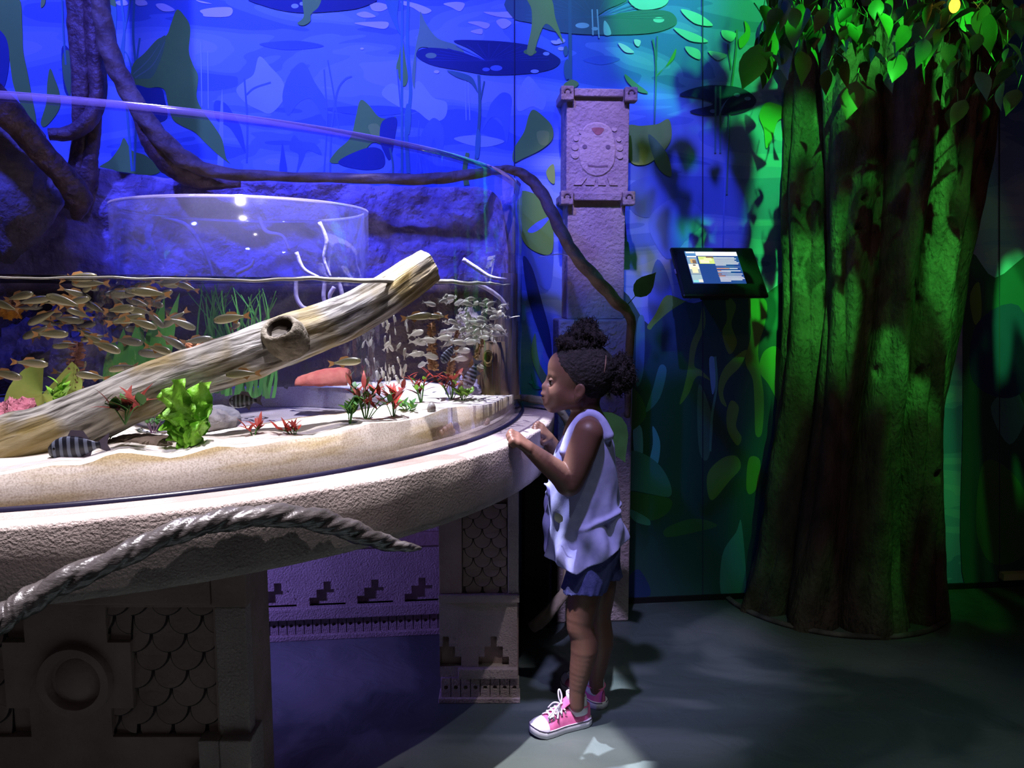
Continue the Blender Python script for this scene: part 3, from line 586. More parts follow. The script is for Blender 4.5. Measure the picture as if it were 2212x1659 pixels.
for k in range(8):
    d = bpy.data.objects.new('dentil_block', dm2); C.objects.link(d); d.parent = l2; d.location = (rx0+.004+k*.0265-sl.x, YR-.002-sl.y, .014)
gapbox = thing('gap_filler', 'added black cabinet in the gap between aquarium stand and stone pillar', 'filler', (.09, 2.5, 0))  # added black box that keeps this shaded gap dark
BLK = mat('matt_black', (.008, .008, .010), .6)
box('body', (-.055, .035, .0, .12, 0, .60), BLK, gapbox, .004); box('front_plate', (-.05, .03, -.008, -.001, .03, .58), BLK, gapbox, .002); box('metal_bar', (.02, .026, -.02, -.0085, .25, .33), mat('dull_metal', (.2, .2, .22), .4, metal=1), gapbox, .002)
# ------------------------------------------------------------------ aquarium
GL = clear('tank_acrylic', (.975, .98, 1.0), .55, .01, 1.42)
GLT = clear('bubble_acrylic', (.90, .92, 1.0), .7, .04, 1.45, haze=.035, hazecol=(.5, .48, 1.0))
RIMM = clear('polished_rim', (.80, .80, 1.0), 1.0, .05, 1.5, haze=.34, hazecol=(.13, .10, .85), maxr=.6)
tank = thing('aquarium', 'large curved clear acrylic aquarium set on the stone stand', 'aquarium', (TC[0], TC[1], ZL))
def arc(R, z, a0=A0, a1=A1, n=160, pull=.012):
    P = []
    for i in range(n+1):
        a = a0+(a1-a0)*i/n; x = TC[0]+R*math.cos(a); y = min(TC[1]+R*math.sin(a), wy(x)-pull); P.append(Vector((x-TC[0], y-TC[1], z-ZL)))
    return P
def shell(name, rs, m, parent):          # lathe of (r,z) profile along the tank arc
    n = 160; cols = [arc(r, z, n=n) for r, z in rs]; V = [p for c in cols for p in c]; F = []; k = len(rs)
    for j in range(k-1):
        for i in range(n): a = j*(n+1)+i; F.append((a, a+1, a+n+2, a+n+1))
    return mesh(name, V, F, m, parent)
shell('curved_wall', [(RG-.018, ZL+.003), (RG-.018, ZR-.004), (RG-.018, ZR-.0039), (RG, ZR-.0039), (RG, ZR-.004), (RG, ZL+.003)], GL, tank)
shell('rim', [(RG-.0185, ZR-.010), (RG-.0185, ZR+.001), (RG-.015, ZR+.003), (RG-.003, ZR+.003), (RG+.0005, ZR+.001), (RG+.0005, ZR-.010)], RIMM, tank)
shell('gasket', [(RG+.007, ZL+.0008), (RG+.006, ZL+.006), (RG+.001, ZL+.008), (RG-.002, ZL+.007)], mat('black_gasket', (.012, .01, .03), .25, spec=.6), tank)
# water surface: rippled sheet with a real thickness of ripple
def water(u, v):
    a = A0+(A1-A0)*u; r = (RG-.02)*(1-v)+.002; x = TC[0]+r*math.cos(a); y = min(TC[1]+r*math.sin(a), wy(x)-.02)
    amp = .004 if r > .9 else .003
    z = ZW-.0025+amp*nz(x, y, 0, 9)+.5*amp*nz(x, y, 3, 27)
    return (x-TC[0], y-TC[1], z-ZL)
WAT = clear('water_surface', (.33, .33, .35), 1.0, .03, 1.33, wave=.15)
V, F = gridVF(200, 60, water); mesh('water_surface', V, F, WAT, tank)
GLINT = mat('meniscus_glint', (.75, .72, .62), .15, (.45, .42, .36), 22, spec=.9)  # pale meniscus, also painting the light that ripples catch
P = [Vector((TC[0]+(RG-.022)*math.cos(a), TC[1]+(RG-.022)*math.sin(a), ZW-.006+.0055*nz(math.cos(a), math.sin(a), 0, 7)+.003*nz(math.cos(a), math.sin(a), 0, 22))) for a in np.linspace(math.radians(-118), math.radians(-8), 240)]
V, F = tubeVF(P, [.0012, .0016, .0025, .0015, .0022, .0055, .0045, .0015], 8); V = [(v[0]-TC[0], v[1]-TC[1], v[2]-ZL) for v in V]; mesh('waterline', V, F, GLINT, tank)
# viewing bubble
BC = (-.685, 2.05)
vb = thing('viewing_cylinder', 'clear round acrylic cylinder standing open inside the aquarium above the water', 'cylinder', (BC[0], BC[1], ZL))
def ring(name, rs, m, parent, n=72):
    V, F = gridVF(n, len(rs), lambda u, v: (rs[round(v*(len(rs)-1))][0]*math.cos(2*PI*u), rs[round(v*(len(rs)-1))][0]*math.sin(2*PI*u), rs[round(v*(len(rs)-1))][1]-ZL), True); return mesh(name, V, F, m, parent)
ring('upper_wall', [(.302, ZW-.01), (.302, 1.315), (.312, 1.315), (.312, ZW-.01)], GLT, vb)
ring('top_rim', [(.3015, 1.309), (.3015, 1.316), (.3125, 1.316), (.3125, 1.309)], clear('frosted_rim', (.85, .85, 1.0), 1.0, .06, 1.5, haze=.30, hazecol=(.5, .45, 1.0), maxr=.5), vb)
ring('lower_wall', [(.352, ZW-.012), (.352, .69)], clear('wet_acrylic', (.90, .92, 1.0), .5, .03, 1.4, haze=.03, hazecol=(.6, .6, 1.0)), vb)
# sand with the well of the cylinder
SANDM = mat('pale_sand', (.78, .70, .58), .95, (.86, .80, .70), 60, bump=.35, bscale=170, detail=4, spec=.1, bdist=.004)
def sand_side_mat():
    m = bpy.data.materials.new('packed_sand'); m.use_nodes = True; nt = m.node_tree; N = nt.nodes; L = nt.links; b = N['Principled BSDF']
    tc = N.new('ShaderNodeTexCoord'); mp = N.new('ShaderNodeMapping'); mp.inputs['Scale'].default_value = (3.2, 3.2, 20); L.new(tc.outputs['Object'], mp.inputs[0])
    n1 = N.new('ShaderNodeTexNoise'); n1.inputs['Scale'].default_value = 1.1; n1.inputs['Detail'].default_value = 4; L.new(mp.outputs[0], n1.inputs['Vector'])
    r = N.new('ShaderNodeValToRGB'); e = r.color_ramp.elements; e[0].position = .44; e[0].color = (.60, .52, .44, 1); e[1].position = .62; e[1].color = (.40, .30, .15, 1)
    n2 = N.new('ShaderNodeTexNoise'); n2.inputs['Scale'].default_value = 330; L.new(tc.outputs['Object'], n2.inputs['Vector'])
    r2 = N.new('ShaderNodeValToRGB'); r2.color_ramp.elements[0].position = .3; r2.color_ramp.elements[0].color = (.55, .5, .45, 1); r2.color_ramp.elements[1].position = .6; r2.color_ramp.elements[1].color = (1, 1, 1, 1)
    mx = N.new('ShaderNodeMixRGB'); mx.blend_type = 'MULTIPLY'; mx.inputs[0].default_value = .8; L.new(n1.outputs[0], r.inputs[0]); L.new(n2.outputs[0], r2.inputs[0]); L.new(r.outputs[0], mx.inputs[1]); L.new(r2.outputs[0], mx.inputs[2]); L.new(mx.outputs[0], b.inputs['Base Color']); b.inputs['Roughness'].default_value = .9
    return m
EDGE = [(2, 1026), (34, 1020), (118, 1004), (179, 1005), (215, 990), (250, 978), (287, 978), (337, 986), (375, 990), (415, 980), (472, 962), (520, 968), (560, 962), (620, 950), (695, 944), (760, 925), (803, 914), (860, 912), (918, 900), (958, 882), (1000, 878), (1040, 876), (1062, 872), (1090, 858), (1112, 850), (1124, 846)]
EA = []; EZ = []
for x, y in EDGE:
    p = atcyl(x, y, RG-.02); EA.append(math.atan2(p.y-TC[1], p.x-TC[0])); EZ.append(p.z)
def sandtop(x, y):
    r = math.hypot(x-TC[0], y-TC[1]); a = math.atan2(y-TC[1], x-TC[0]); t = min(1, max(0, (r-.80)/.37)); ze = np.interp(a, EA, EZ)
    zi = .822+.018*nz(x, y, 0, 3.5)+.006*nz(x, y, 1, 11)+.02*max(0, (y-2.2))
    d = math.hypot(x-BC[0], y-BC[1]); zi -= .012*math.exp(-((d-.36)/.06)**2)
    t = t*t*(3-2*t); return zi*(1-t)+ze*t+.0016*nz(x, y, 2, 45)
V = []; F = []; nA, nR = 220, 70
for j in range(nR+1):
    for i in range(nA+1):
        a = A0+(A1-A0)*i/nA; r = (RG-.0195)*(1-(j/nR)*.985); x = TC[0]+r*math.cos(a); y = min(TC[1]+r*math.sin(a), wy(x)-.02); V.append([x, y, sandtop(x, y)])
V = np.array(V)
# push vertices out of the well onto its border
dx = V[:, 0]-BC[0]; dy = V[:, 1]-BC[1]; d = np.hypot(dx, dy); ins = d < .357
for j in range(nR):
    for i in range(nA):
        q = [j*(nA+1)+i, j*(nA+1)+i+1, (j+1)*(nA+1)+i+1, (j+1)*(nA+1)+i]
        if ins[q].all(): continue
        F.append(q)
V[ins, 0] = BC[0]+dx[ins]/(d[ins]+1e-9)*.357; V[ins, 1] = BC[1]+dy[ins]/(d[ins]+1e-9)*.357
for k in np.where(ins)[0]: V[k, 2] = sandtop(V[k, 0], V[k, 1])
MIx = [0]*len(F); b = len(V); V = [tuple(v) for v in V]
for i in range(nA+1): V.append((V[i][0], V[i][1], ZL+.002))
for i in range(nA): F.append([b+i, b+i+1, i+1, i]); MIx.append(1)
b = len(V)
for i in range(73):
    a = 2*PI*i/72; x = BC[0]+.357*math.cos(a); y = BC[1]+.357*math.sin(a); V += [(x, y, sandtop(x, y)+.002), (x, y, ZL+.002)]
for i in range(72): F.append([b+2*i, b+2*i+1, b+2*i+3, b+2*i+2]); MIx.append(1)
sand = mesh('sand_bed', V, F, [SANDM, sand_side_mat()], mi=MIx)
tag(sand, 'pale sand bed heaped along the curved front of the aquarium', 'sand', kind='stuff')
def sz(x, y): return sandtop(x, y)
# ------------------------------------------------------------------ rockwork backdrop
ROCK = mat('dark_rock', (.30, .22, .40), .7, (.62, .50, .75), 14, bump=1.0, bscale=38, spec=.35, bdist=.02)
ROCKL = mat('lumpy_rock', (.22, .17, .19), .7, (.46, .38, .42), 10, bump=1.0, bscale=46, spec=.4, bdist=.015)
TOPX = [-60, 0, 50, 90, 130, 200, 240, 360, 500, 640, 860, 1040, 1062, 1085, 1100]; TOPY = [280, 285, 290, 330, 372, 362, 372, 386, 390, 393, 398, 402, 412, 440, 560]
RXs = [at(x, 400, 2.43).x for x in TOPX]; RZs = [at(x, y, 2.43).z for x, y in zip(TOPX, TOPY)]
def rk(u, v):
    x = -1.95+(at(1098, 500, 2.43).x+1.95)*u; zt = np.interp(x, RXs, RZs)+.004*nz(x, 0, 0, 30); z = .76+(zt-.76)*min(v/.94, 1)
    y = 2.455+.112*(x+.5)*.8-.05*abs(nz(x, z, 0, 3.2))-.035*nz(x, z, 2, 7)-.014*nz(x, z, 5, 19)
    y -= .16*math.exp(-((x+1.62)/.30)**2)*min(1, max(0, (1.75-z)*2))     # bulging boulder on the left
    if u > .93: y -= .12*((u-.93)/.07)**2
    y = min(y, wy(x)-.04)
    if v > .94: y = y+(wy(x)-.012-y)*(v-.94)/.06; z = zt+.01*(v-.94)/.06
    return (x, y, z)
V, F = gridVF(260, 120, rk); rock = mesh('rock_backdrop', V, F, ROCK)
def dim_below(m, dark):              # brown below the water line paints the dimmer light there
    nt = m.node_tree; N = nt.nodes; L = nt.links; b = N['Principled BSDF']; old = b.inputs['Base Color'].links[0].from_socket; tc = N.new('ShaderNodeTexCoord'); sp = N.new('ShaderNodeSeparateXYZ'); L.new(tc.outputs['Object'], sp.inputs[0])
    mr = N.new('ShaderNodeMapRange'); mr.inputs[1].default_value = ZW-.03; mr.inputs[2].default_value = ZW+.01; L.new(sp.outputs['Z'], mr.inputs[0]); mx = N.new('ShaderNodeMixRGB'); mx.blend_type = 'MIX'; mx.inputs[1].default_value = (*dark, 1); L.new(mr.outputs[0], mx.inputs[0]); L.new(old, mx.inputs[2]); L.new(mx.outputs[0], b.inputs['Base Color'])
dim_below(ROCK, (.09, .06, .05))
tag(rock, 'rough dark rockwork wall closing the back of the aquarium', 'rockwork')
def boulder(name, c, r, m, label, seed, amp=.25, s=3.0, rot=0, cat='rock', n=40):
    V, F = gridVF(n, n//2, lambda u, v: None if False else (u, v, 0), True); VV = []
    for u, v, _ in V:
        th = 2*PI*u; ph = PI*(v-.5); p = Vector((math.cos(th)*math.cos(ph), math.sin(th)*math.cos(ph), math.sin(ph)))
        k = 1+amp*nz(p.x+seed, p.y, p.z, s*.5)+amp*.5*nz(p.x, p.y+seed, p.z, s*1.5)+amp*.2*nz(p.x, p.y, p.z+seed, s*5)
        VV.append((p.x*r[0]*k, p.y*r[1]*k, p.z*r[2]*k))
    o = mesh(name, VV, F, m); o.location = c; o.rotation_euler = (0, rot, 0); tag(o, label, cat); return o
def on(x, y, Y=None):            # photo column on the sand surface
    for zz in [.82]*1:
        p = atz(x, y, zz)
        for _ in range(4): p = atz(x, y, sz(p.x, p.y))
    return p
boulder('boulder', at(15, 400, 2.2), (.13, .10, .18), ROCKL, 'big lumpy boulder above the water at the left edge of the aquarium', 3)
boulder('boulder', at(140, 770, 2.18), (.17, .10, .13), mat('wet_rock', (.09, .07, .10), .35, (.35, .30, .42), 16, bump=1, bscale=50, spec=.8), 'dark glistening craggy rock under water at the left of the aquarium', 8, .45, 5)
boulder('boulder', at(225, 735, 2.06), (.022, .03, .105), mat('wet_rock_pale', (.22, .19, .26), .3, (.45, .42, .55), 18, bump=1, bscale=50, spec=.8), 'narrow wet rock spur slanting down beside the craggy rock', 2, .35, 5, -.75)
boulder('boulder', at(1015, 705, 2.34), (.045, .04, .05), ROCKL, 'small rock jutting out behind the right hand fish shoal', 5, .35, 4)
boulder('stone', on(447, 912), (.07, .05, .035), mat('grey_slate', (.10, .09, .085), .7, (.2, .18, .17), 14, bump=.8), 'dark flat stone half sunk in sand behind the green lettuce plant', 12, .25, 3)
boulder('stone', on(285, 955)+Vector((0, .03, -.01)), (.06, .035, .02), mat('brown_stone', (.12, .08, .06), .8, (.2, .15, .11), 14, bump=.8), 'brown stone lying in front of the driftwood on the sand', 17, .25, 3)
boulder('stone', on(1000, 850), (.05, .05, .05), mat('purple_rock', (.20, .16, .30), .6, (.40, .33, .50), 14, bump=.9), 'purplish rock under the brown feathery plants', 21, .3, 4)
boulder('stone', on(205, 870)+Vector((0, .15, .03)), (.08, .05, .05), mat('pale_lump', (.5, .45, .5), .6, (.3, .27, .34), 14, bump=.9), 'pale ridged rock behind the middle of the driftwood', 25, .3, 4)
# orange clay shelter
c = on(700, 845); c.z += .02
def clay(u, v):
    th = PI*v; r = .032+.010*math.sin(PI*u); return ((u-.5)*.15, -r*math.cos(th)*1.1+.006*nz(u*4, v*4), max(-.02, (r*math.sin(th)*1.25)*(.55+.6*u if u < .9 else 1.1))+.003*nz(u*9, v*9, 3))
V, F = gridVF(26, 18, clay); o = mesh('clay_shelter', V, F, mat('red_clay', (.48, .10, .06), .8, (.60, .18, .10), 30, bump=.4)); o.location = c; o.modifiers.new('s', 'SOLIDIFY').thickness = .006
tag(o, 'red clay shelter lying on the white sand in the aquarium', 'ornament')
# ------------------------------------------------------------------ driftwood
def wood_mat(name, a, b_, c_, stretch, rot=(0, 0, 0)):
    m = bpy.data.materials.new(name); m.use_nodes = True; nt = m.node_tree; N = nt.nodes; L = nt.links; b = N['Principled BSDF']
    uv = N.new('ShaderNodeUVMap'); mp = N.new('ShaderNodeMapping'); mp.inputs['Scale'].default_value = stretch; L.new(uv.outputs[0], mp.inputs[0])
    n1 = N.new('ShaderNodeTexNoise'); n1.inputs['Scale'].default_value = 1; n1.inputs['Detail'].default_value = 8; n1.inputs['Distortion'].default_value = .5; L.new(mp.outputs[0], n1.inputs['Vector'])
    r = N.new('ShaderNodeValToRGB'); e = r.color_ramp.elements; e[0].position = .36; e[0].color = (*a, 1); e[1].position = .60; e[1].color = (*b_, 1); L.new(n1.outputs[0], r.inputs[0])
    n2 = N.new('ShaderNodeTexNoise'); n2.inputs['Scale'].default_value = 7; n2.inputs['Detail'].default_value = 3; tc = N.new('ShaderNodeTexCoord'); L.new(tc.outputs['Object'], n2.inputs['Vector'])
    r2 = N.new('ShaderNodeValToRGB'); r2.color_ramp.elements[0].position = .50; r2.color_ramp.elements[0].color = (0, 0, 0, 1); r2.color_ramp.elements[1].position = .62; r2.color_ramp.elements[1].color = (.75, .75, .75, 1); L.new(n2.outputs[0], r2.inputs[0])
    mx = N.new('ShaderNodeMixRGB'); mx.inputs[2].default_value = (*c_, 1); L.new(r2.outputs[0], mx.inputs[0]); L.new(r.outputs[0], mx.inputs[1]); L.new(mx.outputs[0], b.inputs['Base Color'])
    bp = N.new('ShaderNodeBump'); bp.inputs['Strength'].default_value = 1; bp.inputs['Distance'].default_value = .006; L.new(n1.outputs[0], bp.inputs['Height']); L.new(bp.outputs[0], b.inputs['Normal']); b.inputs['Roughness'].default_value = .75
    return m
def uvtube(name, P, R, seg, m, parent=None, shape=None, vs=1.0):
    V, F = tubeVF(P, R, seg, shape); o = mesh(name, V, F, m, parent); me = o.data; uv = me.uv_layers.new(name='UVMap'); n = len(P)
    Ls = np.r_[0, np.cumsum(np.linalg.norm(np.diff(np.array([tuple(p) for p in P]), axis=0), axis=1))]
    for p in me.polygons:
        vs_ = list(p.vertices); ks = [v % seg for v in vs_]; wrapq = (0 in ks) and (seg-1 in ks) and len(vs_) == 4
        for li, v in zip(p.loop_indices, vs_):
            k = v % seg; k = seg if wrapq and k == 0 else k
            uv.data[li].uv = (Ls[v//seg], k/seg)
    return o
WOOD = wood_mat('driftwood', (.055, .045, .035), (.46, .43, .37), (.27, .19, .04), (14, 24, 1))
LP = [at(-60, 985, 1.42), at(20, 965, 1.42), at(120, 930, 1.43), at(230, 880, 1.46), at(330, 835, 1.50), at(430, 800, 1.54), at(540, 765, 1.58), at(640, 728, 1.61), at(740, 690, 1.64), at(830, 640, 1.67), at(900, 590, 1.70), at(925, 572, 1.715)]
LPc = cr(LP, 10)
WS = lambda t, a: 1+.07*math.sin(3*a+9*t)+.05*math.sin(7*a+4*t)+.06*nz(t*14, math.cos(a)*1.2, math.sin(a)*1.2, 1.5)+.03*nz(t*16, math.cos(a)*7, math.sin(a)*7, 1.5)
log = uvtube('driftwood_log', LPc, [.056, .054, .05, .048, .049, .048, .05, .050, .047, .043, .040, .036], 120, WOOD, None, WS)
tag(log, 'long pale weathered driftwood log slanting out of the aquarium water', 'driftwood')
kc = at(612, 722, 1.560)
kr = [(.050, -.035), (.043, .006), (.037, .020), (.031, .024), (.026, .019), (.023, .006), (.018, .001), (.0005, .0)]
V, F = gridVF(28, len(kr), lambda u, v: ((kr[round(v*7)][0]*(1+.06*nz(math.cos(2*PI*u), math.sin(2*PI*u), v, 1.7)))*math.cos(2*PI*u), (kr[round(v*7)][0])*math.sin(2*PI*u)*.85, kr[round(v*7)][1]+.004*nz(math.cos(2*PI*u), math.sin(2*PI*u), 0, 3)), True)
kn = mesh('knot_hole', V, F, [mat('knot_wood', (.30, .26, .19), .85, (.10, .08, .05), 22, bump=1, bscale=60), mat('hollow_shade', (.03, .022, .015), .95)], log, mi=[1 if i >= 28*4 else 0 for i in range(len(F))]); kn.location = kc; kn.rotation_euler = (math.radians(48), math.radians(-12), 0)  # dark inner faces paint the shade of a deeper hole
# second submerged twigs and pale roots against the rock
ROOTP = mat('pale_root', (.42, .36, .55), .6, (.55, .48, .66), 20, bump=.5)
tw = [([(640, 600), (640, 640), (652, 662), (668, 670), (674, 690), (672, 720)], 2.28), ([(703, 603), (699, 640), (706, 665), (716, 674)], 2.28), ([(728, 600), (738, 632), (738, 660), (742, 680)], 2.27), ([(722, 620), (712, 640), (716, 668)], 2.28),
      ([(1030, 612), (1060, 628), (1085, 648), (1098, 668)], 2.2), ([(350, 470), (400, 485), (430, 520), (450, 560), (462, 600)], 2.32), ([(560, 470), (575, 500), (610, 510), (625, 540)], 2.32), ([(690, 480), (705, 520), (700, 560), (715, 600)], 2.31), ([(510, 590), (540, 575), (548, 560)], 2.3), ([(640, 545), (655, 580), (690, 600)], 2.3), ([(1000, 560), (1030, 580), (1060, 598), (1095, 604)], 2.2)]
RL_ = ['long pale root dangling below the water line left of the log tip', 'short pale root hanging under water beside the log', 'pale forked root under water nearest the log, right strand', 'pale forked root under water nearest the log, left strand', 'pale root slanting under water above the right hand shoal', 'thin pale root wandering down behind the left side of the viewing cylinder', 'wavy pale root behind the middle of the viewing cylinder', 'pale root behind the right side of the viewing cylinder', 'short curled root at the water line behind the viewing cylinder', 'short pale root above the water line behind the viewing cylinder', 'pale root sloping to the water line at the right end of the aquarium']
for (p, Y), lb_ in zip(tw, RL_):
    V, F = tubeVF(cr([at(x, y, Y) for x, y in p], 6), [.006, .0065, .005, .004], 8); o = mesh('trailing_root', V, F, ROOTP); tag(o, lb_, 'root', 'pale roots trailing over the rockwork')
# rock stump with knot hole at the right end
st = thing('hollow_stump', 'brown wooden stump with a round hole at the right end of the aquarium', 'stump', (at(1066, 868, 2.24).x-.012, 2.24, .80))
bw = wood_mat('brown_wood', (.045, .024, .012), (.15, .08, .035), (.20, .14, .05), (6, 20, 1))
hz_ = at(1066, 756, 2.20).z-st.location.z
o = uvtube('trunk', [(.0, 0, -.01), (.0, .0, .05), (.006, 0, hz_*.6), (.004, 0, hz_+.02)], [.060, .052, .044, .036], 30, bw, st, lambda t, a: 1+.12*math.sin(5*a+3*t)+.1*math.sin(2*a+1))
kr2 = [(.022, -.012), (.020, .004), (.016, .010), (.011, .006), (.008, -.006), (.0005, -.008)]
V, F = gridVF(20, 6, lambda u, v: (kr2[round(v*5)][0]*math.cos(2*PI*u)*.75, kr2[round(v*5)][0]*math.sin(2*PI*u)*1.15, kr2[round(v*5)][1]), True)
o = mesh('hole_rim', V, F, mat('ochre_bark', (.26, .16, .05), .9, (.05, .03, .012), 70, bump=.8), st); o.location = (-.002, -.040, hz_*.84); o.rotation_euler = (math.radians(82), 0, 0)
for (x, y, Y, r, h, lab) in ((1090, 760, 2.28, .035, .36, 'tall dark bark post standing behind the hollow stump'), (1050, 830, 2.3, .045, .10, 'low brown wood root behind the red leaved plants')):
    p = at(x, 860, Y); o = uvtube('bark_post', [(p.x, p.y, .8), (p.x+.005, p.y, .8+h*.5), (p.x+.012, p.y, .8+h)], [r*1.1, r, r*.6], 20, wood_mat('mossy_bark', (.09, .06, .04), (.30, .22, .15), (.35, .28, .10), (6, 20, 1)), None, lambda t, a: 1+.2*math.sin(3*a+4*t)+.1*math.sin(7*a)); tag(o, lab, 'wood')

# ------------------------------------------------------------------ water plants
def leafVF(L_, W_, bend=.3, fold=.15, n=6, tip=.9, base=.25, wav=0, thick=0):
    V = []; F = []
    for i in range(n+1):
        t = i/n; w_ = W_*(math.sin(PI*min(1, t**.8*.93+.07))**tip)*.5 if i < n else 0.0004; y = L_*t; z = -bend*L_*t*t
        V += [(-w_, y, z+fold*w_+wav*math.sin(t*17)), (0, y, z), (w_, y, z+fold*w_-wav*math.sin(t*15))]
    for i in range(n): a = 3*i; F += [(a, a+1, a+4, a+3), (a+1, a+2, a+5, a+4)]
    return V, F
def xf(VF, loc, eul, s=1):
    M = Matrix.LocRotScale(Vector(loc), Euler(eul), Vector((s, s, s))); return [tuple(M @ Vector(v)) for v in VF[0]], VF[1]
def mk(name, vf): me = bpy.data.meshes.new(name); me.from_pydata([tuple(v) for v in vf[0]], [], [tuple(f) for f in vf[1]]); me.update(); me.polygons.foreach_set('use_smooth', [True]*len(me.polygons)); return me
RED = mat('red_leaf', (.42, .035, .03), .5, (.55, .10, .05), 30); REDD = mat('dark_red_leaf', (.22, .025, .02), .5, (.36, .07, .04), 30)
GRN = mat('bright_leaf', (.17, .42, .03), .5, (.30, .58, .06), 18); GRD = mat('dark_water_leaf', (.05, .17, .03), .5, (.10, .26, .06), 18)
lm_red = mk('leaf', leafVF(.05, .013, .25)); lm_red.materials.append(RED); lm_redd = mk('leaf', leafVF(.05, .014, .3)); lm_redd.materials.append(REDD); lm_g = mk('leaf', leafVF(.028, .014, .2)); lm_g.materials.append(GRN); lm_gd = mk('leaf', leafVF(.035, .018, .2)); lm_gd.materials.append(GRD)
def inst(me, name, parent, loc, eul, s=1):
    o = bpy.data.objects.new(name, me); C.objects.link(o); o.parent = parent; o.location = loc; o.rotation_euler = eul; o.scale = (s, s, s); return o
def bush(x, y, lab, n=7, H=.075, spread=.04, kinds=None, s=1.0, seed=0, m=GRD):
    p = on(x, y) if not isinstance(x, Vector) else x; t = thing('water_plant', lab, 'plant', p); r = random.Random(seed); kinds = kinds or [lm_red]
    for k in range(n):
        a = r.uniform(0, 2*PI); q = r.uniform(.2, 1)*spread; h = H*r.uniform(.55, 1.1); top = Vector((q*math.cos(a), q*math.sin(a)*.6, h))
        V, F = tubeVF(cr([(0, 0, -.01), tuple(top*.5+Vector((0, 0, h*.15))), tuple(top)], 4), .0012, 5); mesh('stem', V, F, m, t)
        for i in range(5):
            f = .4+.6*i/4; inst(r.choice(kinds), 'leaf', t, tuple(top*f+Vector((0, 0, h*.15*(1-f)))), (r.uniform(.5, 1.25), 0, r.uniform(0, 2*PI)), s*r.uniform(.65, 1.1))
    return t
bush(790, 905, 'bushy red leaved plant in the middle of the aquarium sand', 9, .075, .07, [lm_red, lm_redd, lm_gd], .85, 2)
bush(755, 915, 'green stemmed sprig with brown leaves left of the bushy red plant', 4, .05, .06, [lm_g, lm_gd], .8, 3)
bush(850, 900, 'spiky red plant leaning right of the bushy red plant', 6, .055, .06, [lm_red], .9, 4)
bush(910, 870, 'red leaved plant under the brown feathery weed', 6, .07, .05, [lm_redd, lm_red, lm_g], .8, 5)
bush(975, 862, 'red and orange leaved clump near the right end of the sand', 9, .08, .06, [lm_red, lm_red, lm_redd, lm_g], .9, 6)
bush(1000, 865, 'bright green leafy sprig beside the red and orange clump', 6, .025, .03, [lm_g], 1.0, 7)
bush(880, 890, 'small green creeping sprig on the crest of the sand', 4, .02, .04, [lm_g, lm_gd], .7, 8)
bush(548, 940, 'little red shoot pushing through the white sand, left of the pair', 3, .02, .03, [lm_red], .62, 9)
bush(636, 938, 'little red shoot pushing through the white sand, right of the pair', 4, .015, .035, [lm_red], .62, 10)
bush(225, 955, 'red leaved plant in shade behind the large striped fish', 6, .06, .07, [lm_redd, lm_red], 1.0, 11)
bush(Vector(at(270, 905, 1.38)), 0, 'dark red plant with broad leaves in front of the log', 5, .03, .05, [lm_redd, lm_gd], 1.1, 12)
bush(130, 895, 'bright green sprigs behind the low end of the log', 5, .07, .05, [lm_g], 1.2, 13)
bush(330, 935, 'feathery purple tuft between log and green lettuce plant', 8, .05, .05, [lm_gd], .6, 14, mat('purple_stem', (.18, .10, .16), .7)) 
# lettuce like plant
p = on(405, 962); lt = thing('lettuce_plant', 'bright green ruffled lettuce plant standing on the sand before the log', 'plant', p)
LET = mat('lettuce_leaf', (.16, .46, .02), .45, (.30, .66, .06), 22, bump=.4, bscale=90)
for k, (a, tz, h, wd) in enumerate(((-.5, .0, .11, .05), (.35, .1, .12, .055), (-.05, -.1, .125, .05), (.75, .05, .085, .05), (-.9, .1, .07, .04), (.1, .25, .09, .045), (1.15, -.1, .07, .04))):
    def lf(u, v, a=a, h=h, wd=wd, k=k, tz=tz):
        w_ = wd*(.12+.88*math.sin(PI*min(1, .1+v*.85))**.7)*(u-.5)*(1+.22*math.sin(v*23+k)*(abs(u-.5)*2)); y = .016*math.sin(v*19+k+6*u)*abs(u-.5)*2+.012*math.cos(u*6+k)*v+tz*v*.12; z = h*v; x = w_
        return (x*math.cos(a)+z*math.sin(a)*.75, y-.01*k*.3, z*math.cos(a*.6)-x*math.sin(a)*.6)
    V, F = gridVF(9, 22, lf); mesh('leaf', V, F, LET, lt)
# lily leaf, grass, feathery weeds
p = at(95, 905, 1.78); ly = thing('lily_plant', 'single large notched yellow-green lily leaf behind the log', 'plant', (p.x, p.y, sz(p.x, p.y)))
def lily(u, v):
    th = PI*.62+(2*PI*.86)*u; r = .078*v*(1+.12*math.sin(2*th+.5)); return (r*math.cos(th)*.85, .012*math.sin(th*3)*v+.01*v, r*math.sin(th)*1.25)
V, F = gridVF(40, 8, lily); o = mesh('leaf', V, F, mat('lily_leaf', (.22, .30, .05), .5, (.38, .42, .09), 14), ly); o.location = (0, 0, at(100, 852, 1.78).z-ly.location.z); o.rotation_euler = (0, .35, .25)
V, F = tubeVF(cr([(0, 0, 0), (.01, .01, .05), (0, .012, at(100, 852, 1.78).z-ly.location.z)], 5), .003, 6); mesh('stem', V, F, GRD, ly)
GRS = mat('grass_blade', (.05, .24, .04), .5, (.12, .40, .07), 9)
